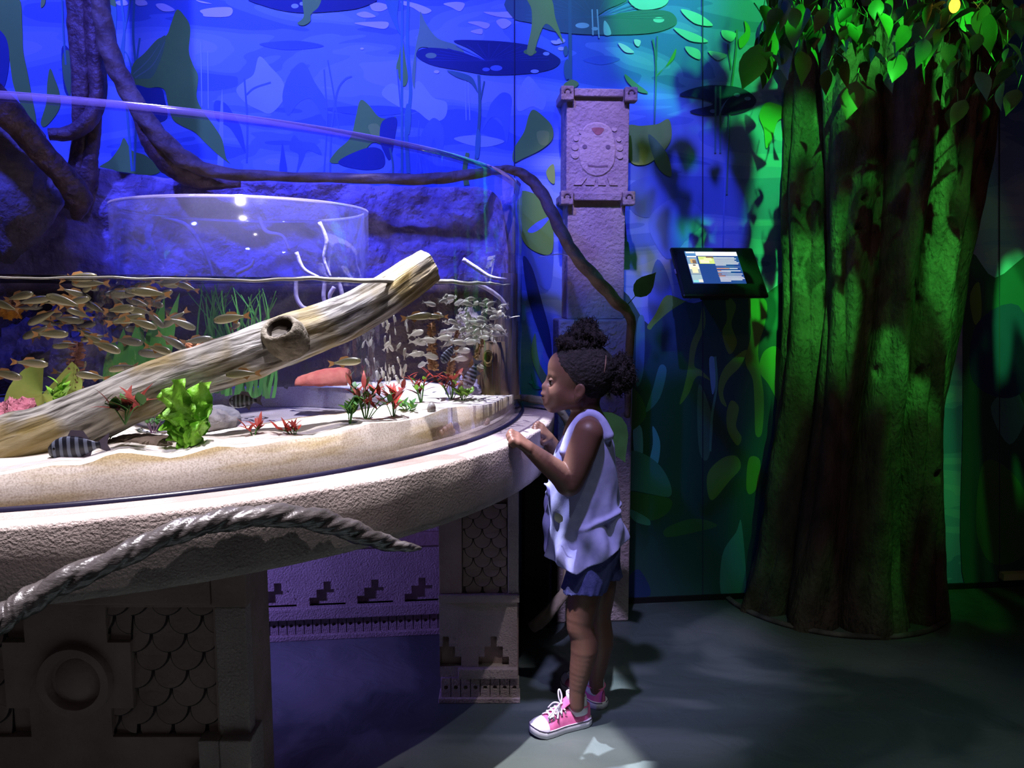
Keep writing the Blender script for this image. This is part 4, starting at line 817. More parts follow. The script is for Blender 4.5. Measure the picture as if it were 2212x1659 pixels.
def grass(x0, x1, ytop, ybot, Y, n, lab, seed):
    r = random.Random(seed); c = at((x0+x1)/2, ybot, Y); g = thing('eel_grass', lab, 'plant', (c.x, c.y, sz(c.x, c.y)))
    for k in range(n):
        b = at(r.uniform(x0, x1), ybot, Y+r.uniform(-.04, .04)); t = at(r.uniform(x0, x1), ytop+r.uniform(0, 50), Y); L_ = t.z-g.location.z; dx = t.x-b.x; ph = r.uniform(0, 6); wd = r.uniform(.003, .006); o_ = b-g.location
        V, F = gridVF(2, 12, lambda u, v: (o_.x+dx*v*v+.012*math.sin(v*5+ph)+wd*(u-.5)*2*(1-.8*v), o_.y+.01*math.sin(v*4+ph)+.3*wd*(u-.5), L_*v)); mesh('blade', V, F, GRS, g)
grass(425, 500, 605, 780, 2.2, 22, 'tall green eel grass seen behind the viewing cylinder', 1); grass(495, 590, 620, 780, 2.15, 26, 'second bunch of green eel grass right of the first', 2)
p = at(290, 800, 1.95); bl = thing('broad_leaf_plant', 'broad bright green leaves rising behind the driftwood log', 'plant', (p.x, p.y, sz(p.x, p.y)))
for k in range(7):
    V, F = leafVF(.17+.02*k, .05, .1, .2, 10); q = xf((V, F), ((k-3)*.018, .01*(k % 3), 0), (1.35+.1*(k % 2), 0, (k-3)*-.12)); mesh('leaf', q[0], q[1], mat('broad_leaf%d' % (k % 2), (.06, .26, .03), .5, (.14, .40, .06), 12), bl)
FEA = mat('brown_feather', (.22, .10, .05), .9, (.40, .22, .10), 40); FEM = mat('maroon_feather', (.16, .06, .04), .9, (.25, .11, .07), 40)
def feather(x, y0, y1, lean, Y, lab, m=FEA, r_=.016):
    b = at(x, y0, Y); t_ = at(x+lean, y1, Y); g = thing('feathery_weed', lab, 'plant', b); d = t_-b
    V, F = tubeVF([tuple(d*k/6) for k in range(7)], .002, 5); mesh('stem', V, F, m, g); VV = []; FF = []; r = random.Random(int(x))
    for k in range(230):
        f = k/230; c = d*f; a = r.uniform(0, 2*PI); rr = r_*(1-.35*f)*r.uniform(.7, 1.1); e = c+Vector((math.cos(a)*rr, math.sin(a)*rr, r.uniform(-.002, .006))); n = len(VV)
        VV += [tuple(c), tuple(e+Vector((0, 0, .002))), tuple(e-Vector((0, 0, .002))), tuple(c+Vector((0, 0, .003)))]; FF.append((n, n+2, n+1, n+3))
    o = mesh('needles', VV, FF, m, g, smooth=False); o['kind'] = 'stuff'
feather(935, 800, 698, -3, 1.95, 'tallest brown feathery weed, left of the three'); feather(972, 810, 715, 18, 1.97, 'middle brown feathery weed of the three', r_=.012); feather(1000, 830, 735, 45, 1.98, 'leaning brown feathery weed, right of the three', r_=.010)
feather(150, 900, 740, 18, 1.82, 'reddish brown bushy weed beside the lily leaf', FEM, .026)
# pink sponge and coral tuft
o = boulder('sponge', at(28, 915, 1.62), (.055, .04, .05), mat('pink_sponge', (.42, .12, .17), .95, (.55, .2, .25), 60, bump=1, bscale=90), 'pink fuzzy sponge behind the low end of the log', 31, .5, 9, cat='sponge')
o = boulder('coral_tuft', at(430, 760, 1.9), (.035, .03, .025), mat('rust_coral', (.35, .12, .04), .95, (.5, .2, .08), 60, bump=1, bscale=90), 'rust coloured mossy tuft just above the middle of the log', 37, .6, 9, cat='moss')
o = boulder('snail', on(932, 886)+Vector((0, 0, .004)), (.010, .010, .014), mat('snail_shell', (.55, .55, .5), .4, (.3, .2, .15), 90), 'small grey snail on the crest of the sand', 41, .1, 3, cat='snail', n=16)
o = boulder('orange_bloom', at(20, 668, 2.0), (.030, .02, .022), mat('orange_growth', (.75, .32, .02), .7, (.5, .18, .02), 40, bump=1), 'orange growth at the left edge under the water line', 47, .7, 7, cat='sponge')

# ------------------------------------------------------------------ fish
def fish_mesh(L_, H_, W_, n=14, seg=12):
    st_ = np.linspace(0, 1, n); V = []; F = []
    for i, t in enumerate(st_):
        h = H_*.5*(math.sin(PI*min(1, .04+t*.93)**.75)**.8)*(1-.25*t)+.0004; w_ = W_*.5*(math.sin(PI*min(1, .05+t*.9)**.6))*(1-.3*t)+.0003
        if t > .85: h = max(h, H_*.12)
        zc = H_*.03*math.sin(t*PI)
        for k in range(seg): a = 2*PI*k/seg; V.append((L_*(t-.5), w_*math.cos(a), zc+h*math.sin(a)))
    for i in range(n-1):
        for k in range(seg): a = i*seg+k; b = i*seg+(k+1) % seg; F.append((a, b, b+seg, a+seg))
    F += [tuple(reversed(range(seg))), tuple(range((n-1)*seg, n*seg))]; return V, F
def fin(pts): return [(x, 0, z) for x, z in pts], [tuple(range(len(pts)))]
def fish_proto(name, lab, cat, L_, H_, W_, bm, fm, group=None, eyem=None):
    t = thing(name, lab, cat, (0, 0, -5), group); mesh('body', *fish_mesh(L_, H_, W_), bm, t)
    mesh('tail_fin', *fin([(L_*.44, H_*.1), (L_*.72, H_*.42), (L_*.64, 0), (L_*.72, -H_*.42), (L_*.44, -H_*.1)]), fm, t, False)
    mesh('dorsal_fin', *fin([(-L_*.12, H_*.44), (-L_*.02, H_*.70), (L_*.22, H_*.62), (L_*.32, H_*.22), (L_*.1, H_*.3)]), fm, t, False)
    mesh('anal_fin', *fin([(L_*.06, -H_*.36), (L_*.2, -H_*.64), (L_*.32, -H_*.2)]), fm, t, False)
    for s in (-1, 1):
        V, F = gridVF(8, 5, lambda u, v: (H_*.09*math.cos(2*PI*u)*math.sin(PI*v), s*W_*.12*math.cos(PI*v), H_*.09*math.sin(2*PI*u)*math.sin(PI*v)), True); e = mesh('eye', V, F, eyem, t); e.location = (-L_*.36, s*W_*.33, H_*.08)
    return t
EYE = mat('fish_eye', (.01, .01, .01), .15)
OLV = mat('olive_scales', (.17, .15, .08), .35, (.50, .46, .22), 30, spec=.6, lo=.4, hi=.6); OLF = mat('amber_fin', (.36, .18, .06), .6)
def counter(name, top, bel, hh):     # dark back, pale belly
    m = bpy.data.materials.new(name); m.use_nodes = True; nt = m.node_tree; N = nt.nodes; L = nt.links; b = N['Principled BSDF']; tc = N.new('ShaderNodeTexCoord'); sp = N.new('ShaderNodeSeparateXYZ'); L.new(tc.outputs['Object'], sp.inputs[0])
    mr = N.new('ShaderNodeMapRange'); mr.inputs[1].default_value = -hh; mr.inputs[2].default_value = hh; L.new(sp.outputs['Z'], mr.inputs[0]); r = N.new('ShaderNodeValToRGB'); e = r.color_ramp.elements; e[0].position = .1; e[0].color = (*bel, 1); e[1].position = .8; e[1].color = (*top, 1)
    L.new(mr.outputs[0], r.inputs[0]); L.new(r.outputs[0], b.inputs['Base Color']); b.inputs['Roughness'].default_value = .3; b.inputs['Specular IOR Level'].default_value = .7; return m
OLV = counter('olive_fish', (.05, .045, .02), (.38, .34, .16), .009); PAL_ = counter('pale_fish', (.34, .32, .24), (.95, .93, .85), .007)
fA = fish_proto('olive_fish', 'slim olive and yellow fish swimming in the left hand shoal under the water line', 'fish', .062, .020, .010, OLV, OLF, 'olive fish in the left shoal', EYE)
fB = fish_proto('silver_fish', 'tiny pale silver fish packed in the right hand shoal', 'fish', .034, .014, .007, PAL_, mat('clear_fin', (.5, .48, .4), .5), 'silver fish in the right shoal', EYE)
fC = fish_proto('silver_fish', 'tiny pale fish darting down in the column below the raised end of the log', 'fish', .026, .010, .005, PAL_, bpy.data.materials['clear_fin'], 'pale fish in the falling column', EYE)
def place(proto, first, p, yaw, pitch, s):
    o = proto if first else copy_tree(proto); o.location = p; o.rotation_euler = (0, pitch, yaw); o.scale = (s, s, s); return o
r = random.Random(5)
LF = [(175, 600, 1, .1), (190, 612, 0, .0), (135, 650, 0, -.3), (165, 652, 1, .3), (262, 668, 1, .1), (300, 672, 0, -.1), (278, 690, 1, .2), (310, 700, 1, -.3), (335, 690, 1, -.7), (372, 608, 0, .2), (300, 630, 0, -.1), (270, 636, 0, 0), (320, 632, 0, -.1), (375, 690, 0, .6), (205, 735, 1, -.4), (230, 750, 1, -.3), (115, 722, 1, 0), (70, 785, 1, -.1), (15, 810, 1, -.2), (195, 812, 0, -.2), (262, 795, 0, .15), (375, 740, 1, -.5), (345, 755, 1, -.2), (280, 738, 1, -.1), (430, 735, 1, .1), (495, 688, 0, .15), (540, 725, 0, .1), (470, 745, 1, 0), (520, 805, 0, .1), (330, 765, 0, -.1), (45, 640, 1, .2), (10, 660, 0, -.3), (395, 700, 1, -.4)]
k = 0
for x, y, d, pt in LF:
    place(fA, k == 0, at(x, y, r.uniform(1.62, 1.8)), PI*d+r.uniform(-.3, .3), pt*(1 if d else -1), r.uniform(.85, 1.1)); k += 1
for _ in range(50):
    x = r.gauss(200, 110); y = r.gauss(665, 45)
    if y < 608 or x < 0 or x > 620: x, y = r.uniform(10, 400), r.uniform(612, 720)
    place(fA, False, at(x, y, r.uniform(1.8, 2.15)), PI*r.randint(0, 1)+r.uniform(-.9, .9), r.uniform(-.55, .55), r.uniform(.75, 1.05))
k = 0
for _ in range(100):
    x = r.gauss(1015, 38); y = 640+abs(r.gauss(60, 34)); x = min(max(x, 905), 1086)
    place(fB, k == 0, at(x, y, r.uniform(1.95, 2.2)), r.uniform(0, 2*PI), r.uniform(-.5, .5), r.uniform(.7, 1.1)); k += 1
for x, y in ((905, 740), (925, 735), (900, 765), (930, 770), (990, 740), (1000, 758), (995, 775), (900, 720), (960, 730)): place(fB, False, at(x, y, 1.9), PI+r.uniform(-.4, .4), r.uniform(-.3, .3), 1.1)
k = 0
for _ in range(46):
    place(fC, k == 0, at(r.uniform(785, 880), r.uniform(672, 840), r.uniform(1.95, 2.0)+.02), r.uniform(0, 6), r.choice((-1, 1))*r.uniform(.9, 1.5), r.uniform(.6, 1.05)); k += 1
o = place(fA, False, at(905, 684, 1.8), PI+.2, .1, .95); o['label'] = 'green-yellow fish swimming just right of the log, left of a pair'; o['group'] = ''; del o['group']
o = place(fA, False, at(940, 684, 1.82), 0, 0, .7); o['label'] = 'green-yellow fish swimming just right of the log, right of a pair'; del o['group']
o = place(fA, False, at(750, 782, 1.8), PI, .1, 1.0); o['label'] = 'single pale fish swimming above the clay shelter'; del o['group']
o = place(fA, False, at(520, 808, 1.5), 0, -.05, .9); o['label'] = 'plump fish half hidden below the middle of the log'; del o['group']
def stripe_mat():
    m = bpy.data.materials.new('zebra_scales'); m.use_nodes = True; nt = m.node_tree; N = nt.nodes; L = nt.links; b = N['Principled BSDF']; tc = N.new('ShaderNodeTexCoord')
    wv = N.new('ShaderNodeTexWave'); wv.inputs['Scale'].default_value = 24; wv.inputs['Distortion'].default_value = 1.6; wv.inputs['Detail'].default_value = 1; L.new(tc.outputs['Object'], wv.inputs['Vector'])
    r = N.new('ShaderNodeValToRGB'); e = r.color_ramp.elements; e[0].position = .52; e[0].color = (.012, .012, .02, 1); e[1].position = .68; e[1].color = (.15, .17, .23, 1); L.new(wv.outputs['Fac'], r.inputs[0]); L.new(r.outputs[0], b.inputs['Base Color']); b.inputs['Roughness'].default_value = .35; return m
ZB = fish_proto('striped_fish', 'largest black and white striped fish, at front left by the log', 'fish', .085, .046, .018, stripe_mat(), mat('smoky_fin', (.10, .08, .12), .5), None, EYE)
place(ZB, True, at(162, 968, 1.345), .1, -.12, 1.0)
for x, y, Y, s, yaw, pt, lab in ((525, 867, 1.60, .66, 0, -.05, 'striped fish swimming over the white sand left of the clay shelter'), (968, 765, 1.93, .6, .5, -.9, 'dark striped fish pointing down between the feathery weeds'), (1018, 812, 1.95, .75, .3, -1.2, 'pale striped fish beside the hollow stump')):
    o = place(ZB, False, at(x, y, Y), yaw, pt, s); o['label'] = lab
# ------------------------------------------------------------------ vines and roots
BARK = mat('root_bark', (.11, .06, .055), .45, (.27, .16, .14), 26, bump=1.0, bscale=60, spec=.5, bdist=.008)
BARK2 = mat('branch_bark', (.17, .11, .07), .55, (.30, .21, .14), 18, bump=.8, bscale=46, spec=.4, bdist=.008)
def vine(name, pts, R, lab, cat='root', m=BARK, seg=16, tw=0, lobes=3, amp=.12, group=None, n=9):
    P = cr(pts, n); sh = lambda t, a: 1+amp*abs(math.sin(lobes*.5*(a+tw*t)))*1.5-amp+.10*nz(t*18, math.cos(a), math.sin(a), 1.3)
    V, F = tubeVF(P, R, seg, sh); o = mesh(name, V, F, m); tag(o, lab, cat, group); return o
Yb = 2.36
vine('hanging_root', [at(168, -520, 2.32), at(172, -60, 2.30), at(176, 60, 2.30), at(182, 150, 2.30), at(178, 220, 2.30), at(176, 300, 2.31), at(165, 400, 2.32), at(150, 450, 2.33)], [.036, .032, .033, .032, .026, .022, .03, .02], 'thick dark root hanging straight down, leftmost of the bundle', seg=20, lobes=4, amp=.2)
vine('hanging_root', [at(206, -520, 2.30), at(203, -60, 2.28), at(204, 60, 2.28), at(210, 150, 2.28), at(211, 215, 2.28), at(190, 262, 2.27), at(150, 288, 2.26), at(105, 290, 2.24)], [.03, .026, .026, .024, .022, .022, .020, .016], 'brown root that hangs down and curls left behind the tank rim')
vine('hanging_root', [at(206, 200, 2.30), at(204, 280, 2.31), at(196, 340, 2.31), at(190, 380, 2.32), at(178, 440, 2.32)], [.018, .018, .02, .028, .016], 'short root running on down to the rock below the curl')
vine('hanging_root', [at(205, -520, 2.28), at(213, -60, 2.24), at(222, 40, 2.24), at(240, 120, 2.24), at(268, 180, 2.24), at(300, 235, 2.24), at(345, 295, 2.25), at(400, 345, 2.27), at(470, 372, 2.30), at(600, 381, 2.33), at(760, 385, 2.35), at(900, 387, 2.36), at(980, 382, 2.36), at(1060, 370, 2.37), at(1100, 366, 2.38), at(1135, 380, 2.39), at(1165, 410, 2.38), at(1190, 455, 2.34), at(1215, 505, 2.30), at(1245, 555, 2.28), at(1290, 605, 2.28), at(1330, 650, 2.30), at(1362, 690, 2.34), at(1358, 780, 2.42), at(1355, 900, 2.48)],
     [.027, .024, .025, .026, .026, .025, .026, .026, .018, .014, .015, .016, .016, .013, .012, .016, .018, .017, .018, .017, .019, .018, .014, .012, .010], 'long twisted root sweeping along the rock and down across the stone pillar', m=BARK2, tw=60, amp=.16, seg=18, n=14)
vine('hanging_root', [at(290, 225, 2.27), at(330, 300, 2.29), at(372, 350, 2.31), at(430, 388, 2.34), at(520, 396, 2.37)], [.015, .035, .042, .03, .012], 'thick root buttress sloping down onto the rock ledge', amp=.1)
vine('hanging_root', [at(-330, -60, 1.94), at(-60, 170, 1.98), at(0, 225, 2.0), at(50, 280, 2.04), at(95, 335, 2.08), at(140, 380, 2.12), at(170, 430, 2.16), at(165, 470, 2.2)], [.036, .035, .036, .034, .03, .03, .034, .012], 'thick brown root slanting in from the left edge of the picture', amp=.1, seg=20)
vine('hanging_root', [at(90, 330, 2.14), at(130, 390, 2.18), at(160, 440, 2.22)], [.012, .02, .012], 'thin root lying under the slanting brown root', amp=.1)
vine('floor_root', [at(1150, 1355, 2.35), at(1172, 1338, 2.34), at(1200, 1305, 2.36), at(1222, 1270, 2.42), at(1226, 1200, 2.47)], [.018, .02, .018, .016, .012], 'pale curved root reaching the floor behind the child', m=mat('pale_bark', (.32, .27, .18), .7, (.42, .36, .25), 20, bump=.6))
vine('ledge_root', [at(1122, 858, 2.42), at(1150, 862, 2.38), at(1180, 868, 2.34), at(1210, 886, 2.32), at(1230, 930, 2.34), at(1232, 1020, 2.4)], [.010, .012, .012, .012, .011, .008], 'mossy grey root crossing the ledge behind the child', m=mat('mossy_bark_grey', (.30, .30, .20), .7, (.45, .44, .33), 20, bump=.6))
# twisted vine before the stone fascia
pp = []
for x, y, o_ in ((-70, 1372, .10), (0, 1335, .06), (60, 1300, .045), (140, 1255, .040), (250, 1208, .038), (340, 1165, .036), (430, 1135, .036), (520, 1118, .036), (620, 1114, .036), (700, 1126, .034), (760, 1146, .030), (820, 1168, .026), (870, 1180, .022), (908, 1184, .018)):
    pp.append(atcyl(x, y, RL+o_))
pp = [pp[0]*3-pp[1]*2, *pp]; P = cr(pp, 16); TV = mat('grey_vine', (.035, .03, .03), .30, (.085, .075, .075), 9, bump=.3, bscale=50, spec=.75, stretch=(1, 1, 3))
def tws(t, a):
    b_ = a+38*t; return .78+.30*abs(math.cos(b_))**1.1+.05*math.sin(6*b_+1)+.03*math.sin(13*b_)+.06*nz(t*30, math.cos(a), math.sin(a), 1.5)
V, F = tubeVF(P, [.021, .021, .021, .020, .019, .018, .018, .018, .019, .019, .020, .019, .016, .011, .004], 40, tws); o = mesh('twisted_vine', V, F, TV); tag(o, 'thick glossy grey twisted vine arching across the stone ledge front', 'vine')

# ------------------------------------------------------------------ stone pillar
PST = mat('pillar_stone', (.36, .29, .30), .95, (.54, .46, .42), 6, bump=1.0, bscale=80, spec=.1, bdist=.007)
pc = Vector((.265, 2.655, 0)); pil = thing('stone_pillar', 'tall square carved stone pillar with a face relief, beside the aquarium', 'pillar', pc)
rotp = math.radians(4)
def pbox(name, w_, d, z0, z1, m=PST, ox=0, oy=0, bev=.004):
    o = box(name, (ox-w_/2, ox+w_/2, oy-d/2, oy+d/2, z0, z1), m, pil, bev); o.rotation_euler.z = rotp; return o
zt = at(1290, 190, 2.55).z; zm = at(1290, 415, 2.55).z; z3 = at(1270, 690, 2.55).z
pbox('upper_block', .200, .19, zm-.02, zt-.005); pbox('shaft', .186, .176, z3, zm-.02); pbox('lower_block', .245, .215, .0, z3, bev=.006)
for z, w_ in ((zt, .225), (zm, .222)):
    h = .034
    for sx, sy in ((0, -1), (0, 1)): pbox('band', w_-.07, .016, z-h+.008, z-.002, oy=sy*(w_/2-.012), bev=.003)
    for sx in (-1, 1): pbox('band', .016, w_-.07, z-h+.008, z-.002, ox=sx*(w_/2-.004), bev=.003)
    for sx in (-1, 1):
        for sy in (-1, 1):
            k = pbox('corner_block', .040, .040, z-h-.006, z+.003, ox=sx*(w_/2-.012), oy=sy*(w_/2-.016), bev=.003)
            if sy < 0:
                V, F = [], []; c = Vector((sx*(w_/2-.012), sy*(w_/2-.016)-.0205, z-.014)); V = []
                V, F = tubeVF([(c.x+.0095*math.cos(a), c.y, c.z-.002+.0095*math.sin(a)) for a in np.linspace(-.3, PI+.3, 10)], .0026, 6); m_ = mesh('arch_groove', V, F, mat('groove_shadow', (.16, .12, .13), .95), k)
pbox('top_cap', .185, .175, zt-.01, zt, bev=.002)
# low-relief face on the front of the upper block
M_ = Matrix.Rotation(rotp, 4, 'Z')
def pf(x, y): p = at(x, y, 2.555); q = M_.inverted() @ (p-pc); return q.x, q.z
def plate(name, pts, d, m, sm=True):
    P = crc(pts, 4) if sm else pts; Q = [pf(x, y) for x, y in P]; n = len(Q); y0 = -.0955-d
    cx = sum(q[0] for q in Q)/n; cz = sum(q[1] for q in Q)/n
    V = [(q[0], -.094, q[1]) for q in Q]+[(cx+(q[0]-cx)*.93, y0, cz+(q[1]-cz)*.93) for q in Q]; F = [(i, (i+1) % n, (i+1) % n+n, i+n)[::-1] for i in range(n)]+[tuple(range(n, 2*n))]
    o = mesh(name, V, F, m, pil, False); o.rotation_euler.z = rotp; return o
FST = mat('face_stone', (.48, .39, .36), .95, (.58, .49, .42), 9, bump=.9, bscale=80, spec=.1, bdist=.006); FRD = mat('red_ochre', (.34, .14, .13), .95, (.42, .2, .18), 20, bump=.5)
el = lambda x, y, a, b, n=10: [(x+a*math.cos(2*PI*i/n), y+b*math.sin(2*PI*i/n)) for i in range(n)]
plate('face_relief', [(1290, 262), (1315, 270), (1328, 295), (1332, 325), (1328, 355), (1312, 375), (1290, 383), (1268, 376), (1253, 358), (1249, 325), (1252, 295), (1265, 270)], .003, FST)
plate('forehead_mark', [(1278, 276), (1305, 276), (1300, 288), (1292, 292), (1284, 288)], .0042, FRD)
for x in (1263, 1314): plate('carved_eye', el(x, 317, 5.5, 5), .0042, mat('eye_stone', (.2, .15, .18), .9))
plate('carved_mouth', [(1268, 355), (1290, 358), (1315, 356), (1315, 360), (1290, 362), (1268, 359)], .0040, mat('mouth_stone', (.22, .16, .17), .9), False)
for x, y, a in ((1242, 318, 8), (1242, 335, 9), (1256, 285, 6), (1244, 300, 6), (1338, 300, 6), (1340, 318, 8), (1340, 336, 8), (1328, 278, 6)): plate('ear_boss', el(x, y, a, a*.9), .0025, FST)
for x0, x1, b0, b1 in ((1256, 1268, 1238, 1256), (1272, 1288, 1264, 1284), (1291, 1306, 1292, 1310), (1312, 1324, 1318, 1336)): plate('collar_bead', [(x0, 384), (x1, 384), (b1, 400), (b0, 400)], .003, FST, False)
for y in (712, 742, 880, 908, 940): plate('carved_disc', el(1321, y, 11, 11), .018 if False else .0145, PST)
wire = [at(1163, 556, 2.49), at(1190, 551, 2.49), at(1212, 549, 2.50), at(1226, 553, 2.49)]
V, F = tubeVF(cr(wire, 6), .0012, 5); tag(mesh('wire_tie', V, F, mat('white_wire', (.8, .8, .75), .4)), 'thin white wire tying the root to the stone pillar', 'wire')
V, F = tubeVF([at(1100, 687, 2.1), at(1112, 684, 2.1), at(1122, 683, 2.12)], .0012, 5); tag(mesh('wire_clip', V, F, bpy.data.materials['white_wire']), 'short white wire against the right edge of the glass', 'wire')
tag(box('white_tag', (at(1050, 540, 2.3).x, at(1064, 540, 2.3).x, 2.295, 2.300, at(1050, 544, 2.3).z, at(1050, 534, 2.3).z), mat('white_plastic', (.8, .8, .85), .4)), 'small white tag stuck on the rockwork at the right', 'tag')

# ------------------------------------------------------------------ tablet on the wall
tb = thing('wall_tablet', 'black wall mounted tablet with glowing information page', 'tablet', atwall(1553, 585, .11)); tb.rotation_euler = (0, 0, 0)
TS = Matrix.Rotation(math.atan(.112), 4, 'Z') @ Matrix.Rotation(math.radians(-42), 4, 'X')
def trot(o): o.matrix_basis = TS.copy(); return o
wT, hT = .292, .224
tag_off = Vector((0, 0, 0))
o = trot(box('case', (-wT/2, wT/2, 0, .016, -hT/2, hT/2), mat('black_plastic', (.012, .012, .014), .3, spec=.5), tb, .012))
trot(box('wall_bracket', (-.05, .05, .014, .09, -.05, .05), BLK, tb, .003))
SCW, SCH = .182, .146; sx0, sz1 = -wT/2+.045, hT/2-.024
def scr(name, x0, x1, z0, z1, col, st, lay_=0, parent=None):
    V = [(sx0+x0*SCW, -.0008-lay_*.0004, sz1-z0*SCH), (sx0+x1*SCW, -.0008-lay_*.0004, sz1-z0*SCH), (sx0+x1*SCW, -.0008-lay_*.0004, sz1-z1*SCH), (sx0+x0*SCW, -.0008-lay_*.0004, sz1-z1*SCH)]
    k = 'scr_%02d%02d%02d' % tuple(int(c*99) for c in col); m = bpy.data.materials.get(k) or emis(k, col, st); return V, m
SV, SF, SM, SMI = [], [], [], []
def scq(x0, x1, z0, z1, col, st=1.0, lay_=1):
    V, m = scr('', x0, x1, z0, z1, col, st, lay_); n = len(SV); SV.extend(V); SF.append((n, n+3, n+2, n+1))
    if m not in SM: SM.append(m)
    SMI.append(SM.index(m))
scq(0, 1, 0, 1, (.02, .07, .30), 1.0, 0); scq(.0, .2, 0, .16, (.10, .28, .60), 1.0); scq(.02, .19, .01, .06, (1, 1, 1), 1.0, 2); scq(.2, .995, .01, .14, (1, 1, 1), 1.3, 2); scq(.02, .2, .15, .19, (1, 1, 1), 1, 2)
scq(.01, .2, .2, .40, (.25, .42, .62)); scq(.01, .2, .40, .56, (1, .97, .85)); scq(.01, .2, .56, .72, (.35, .45, .5)); scq(.01, .2, .73, .97, (.42, .6, .66)); scq(.06, .16, .24, .38, (.75, .5, .2), 1, 2); scq(.1, .17, .28, .39, (.25, .15, .1), 1, 3); scq(.05, .16, .50, .68, (1, .95, .6), 1, 2); scq(.09, .14, .42, .46, (.2, .15, .1), 1, 3); scq(.02, .12, .90, .97, (.3, .85, .85), 1, 2); scq(.12, .2, .88, .96, (.95, .9, .85), 1, 2)
scq(.23, .52, .16, .39, (.75, .9, .25)); scq(.25, .42, .26, .37, (1, .95, .7), 1, 2); scq(.38, .52, .16, .22, (.3, .2, .1), 1, 2); scq(.33, .48, .21, .3, (.95, 1, .5), 1, 3)
for k in range(7): scq(.52, .52+(.40, .43, .39, .42, .46, .44, .20)[k], .185+k*.040, .205+k*.040, (.9, .95, .95), 1, 2)
scq(.52, .97, .49, .495, (.5, .7, .9), 1, 2)
for k, (z, a, b) in enumerate(((.53, .24, .40), (.60, .07, .44), (.64, 0, .25), (.70, .06, .46), (.76, .12, .43), (.80, 0, .46), (.84, 0, .47), (.88, 0, .42), (.92, 0, .2))):
    if a: scq(.52, .52+a, z, z+.022, (1, .45, .2), 1, 2)
    scq(.52+a+.005, .52+b, z, z+.020, (.92, .95, 1), 1, 2)
o = mesh('screen', SV, SF, SM, tb, False, SMI); trot(o)
V, F = tubeVF([(-wT/2-.002, .004, .01), (-wT/2-.002, .004, -.012)], .003, 6); trot(mesh('side_button', V, F, mat('grey_button', (.3, .3, .32), .3), tb))

# ------------------------------------------------------------------ fluted tree
def tree_mat():
    m = mat('tree_bark', (.075, .055, .05), .85, (.15, .11, .095), 12, bump=1.0, bscale=60, spec=.2, bdist=.012, stretch=(1.6, 1.6, .8)); return m
tree = thing('banyan_tree', 'huge fluted brown tree trunk with leafy crown, right of the tablet', 'tree', (1.19, 2.80, 0)); tl = tree.location.copy()
ZZ = [0, .06, .18, .35, .60, .9, 1.2, 1.6, 2.0, 2.6, 3.4]; CX = [1.17, 1.175, 1.185, 1.20, 1.21, 1.225, 1.25, 1.27, 1.27, 1.27, 1.27]; RX = [.385, .37, .345, .32, .30, .30, .315, .33, .34, .36, .42]; RYY = [.37, .355, .33, .31, .30, .30, .30, .31, .31, .32, .36]
HOL = [(at(2003, 812, 2.5), .020, .030), (at(2045, 1035, 2.5), .016, .016), (at(1905, 805, 2.5), .014, .024), (at(1880, 425, 2.5), .012, .010), (at(1868, 490, 2.5), .014, .008)]
def trunk(u, v):
    z = 3.4*v**1.25; th = -PI*1.08+u*PI*1.16; cx = np.interp(z, ZZ, CX); rx = np.interp(z, ZZ, RX); ry = np.interp(z, ZZ, RYY)
    w_ = .55*nz(th*.7, z*.9, 0)+.45*nz(z*.55, 3.3, 1); a = th*5.2+2.6*w_+.5*z
    rid = abs(math.sin(a))**.75; rid2 = abs(math.sin(th*12.5+3*nz(th, z*1.3, 5)+z*1.1))
    f = .74+.26*rid+.06*rid2+.05*nz(th*2.2, z*3, 7)+.014*nz(th*9, z*12, 2)
    x = cx+rx*f*math.cos(th); y = 2.80+ry*f*math.sin(th)
    for c, hx, hz in HOL:
        d = ((x-c.x)/hx)**2+((z-c.z)/hz)**2
        if d < 4 and math.sin(th) < 0: y += .035*math.exp(-d*1.3)
    return (x-tl.x, min(y, wy(x)+.02)-tl.y, z)
V, F = gridVF(460, 420, trunk); mesh('trunk', V, F, tree_mat(), tree)
def kerb(u, v):
    a = -PI+PI*u; r = 1+(.035*[0, 1, 1, 0][min(3, int(v*3.001))]); return (1.17+.385*r*math.cos(a)-tl.x, min(2.80+.375*r*math.sin(a), wy(1.17+.385*r*math.cos(a)))-tl.y, [.014, .010, 0, 0][min(3, int(v*3.001))]+.002*nz(a, v, 0, 9))
V, F = gridVF(60, 4, kerb); mesh('base_collar', V, F, mat('collar', (.06, .05, .05), .7, (.2, .16, .17), 20), tree)
def leaf3(L_, W_): # pointed broad leaf with midrib fold and drooping tip
    V = []; F = []; prof_ = [(0, .04), (.10, .55), (.25, .92), (.42, 1.0), (.6, .82), (.78, .45), (.9, .18), (1, .01)]
    for t, w_ in prof_: z = -.28*L_*t*t; V += [(-W_*.5*w_, L_*t, z+.12*W_*w_), (0, L_*t, z), (W_*.5*w_, L_*t, z+.12*W_*w_)]
    for i in range(7): a = 3*i; F += [(a, a+1, a+4, a+3), (a+1, a+2, a+5, a+4)]
    V2, F2 = tubeVF([(0, -.35*L_, .03), (0, -.15*L_, .012), (0, 0, 0)], .0012, 4); return join((V, F), (V2, F2))
LFM = [mat('tree_leaf%d' % k, c, .45, tuple(x*1.4 for x in c), 20, spec=.4) for k, c in enumerate([(.06, .17, .035), (.04, .12, .03), (.11, .22, .06)])]
LME = []
for k in range(6):
    me = mk('leaf', leaf3((.075, .06, .09, .05, .07, .085)[k], (.045, .04, .055, .03, .05, .048)[k])); me.materials.append(LFM[k % 3]); LME.append(me)
r = random.Random(11); nl = [0]
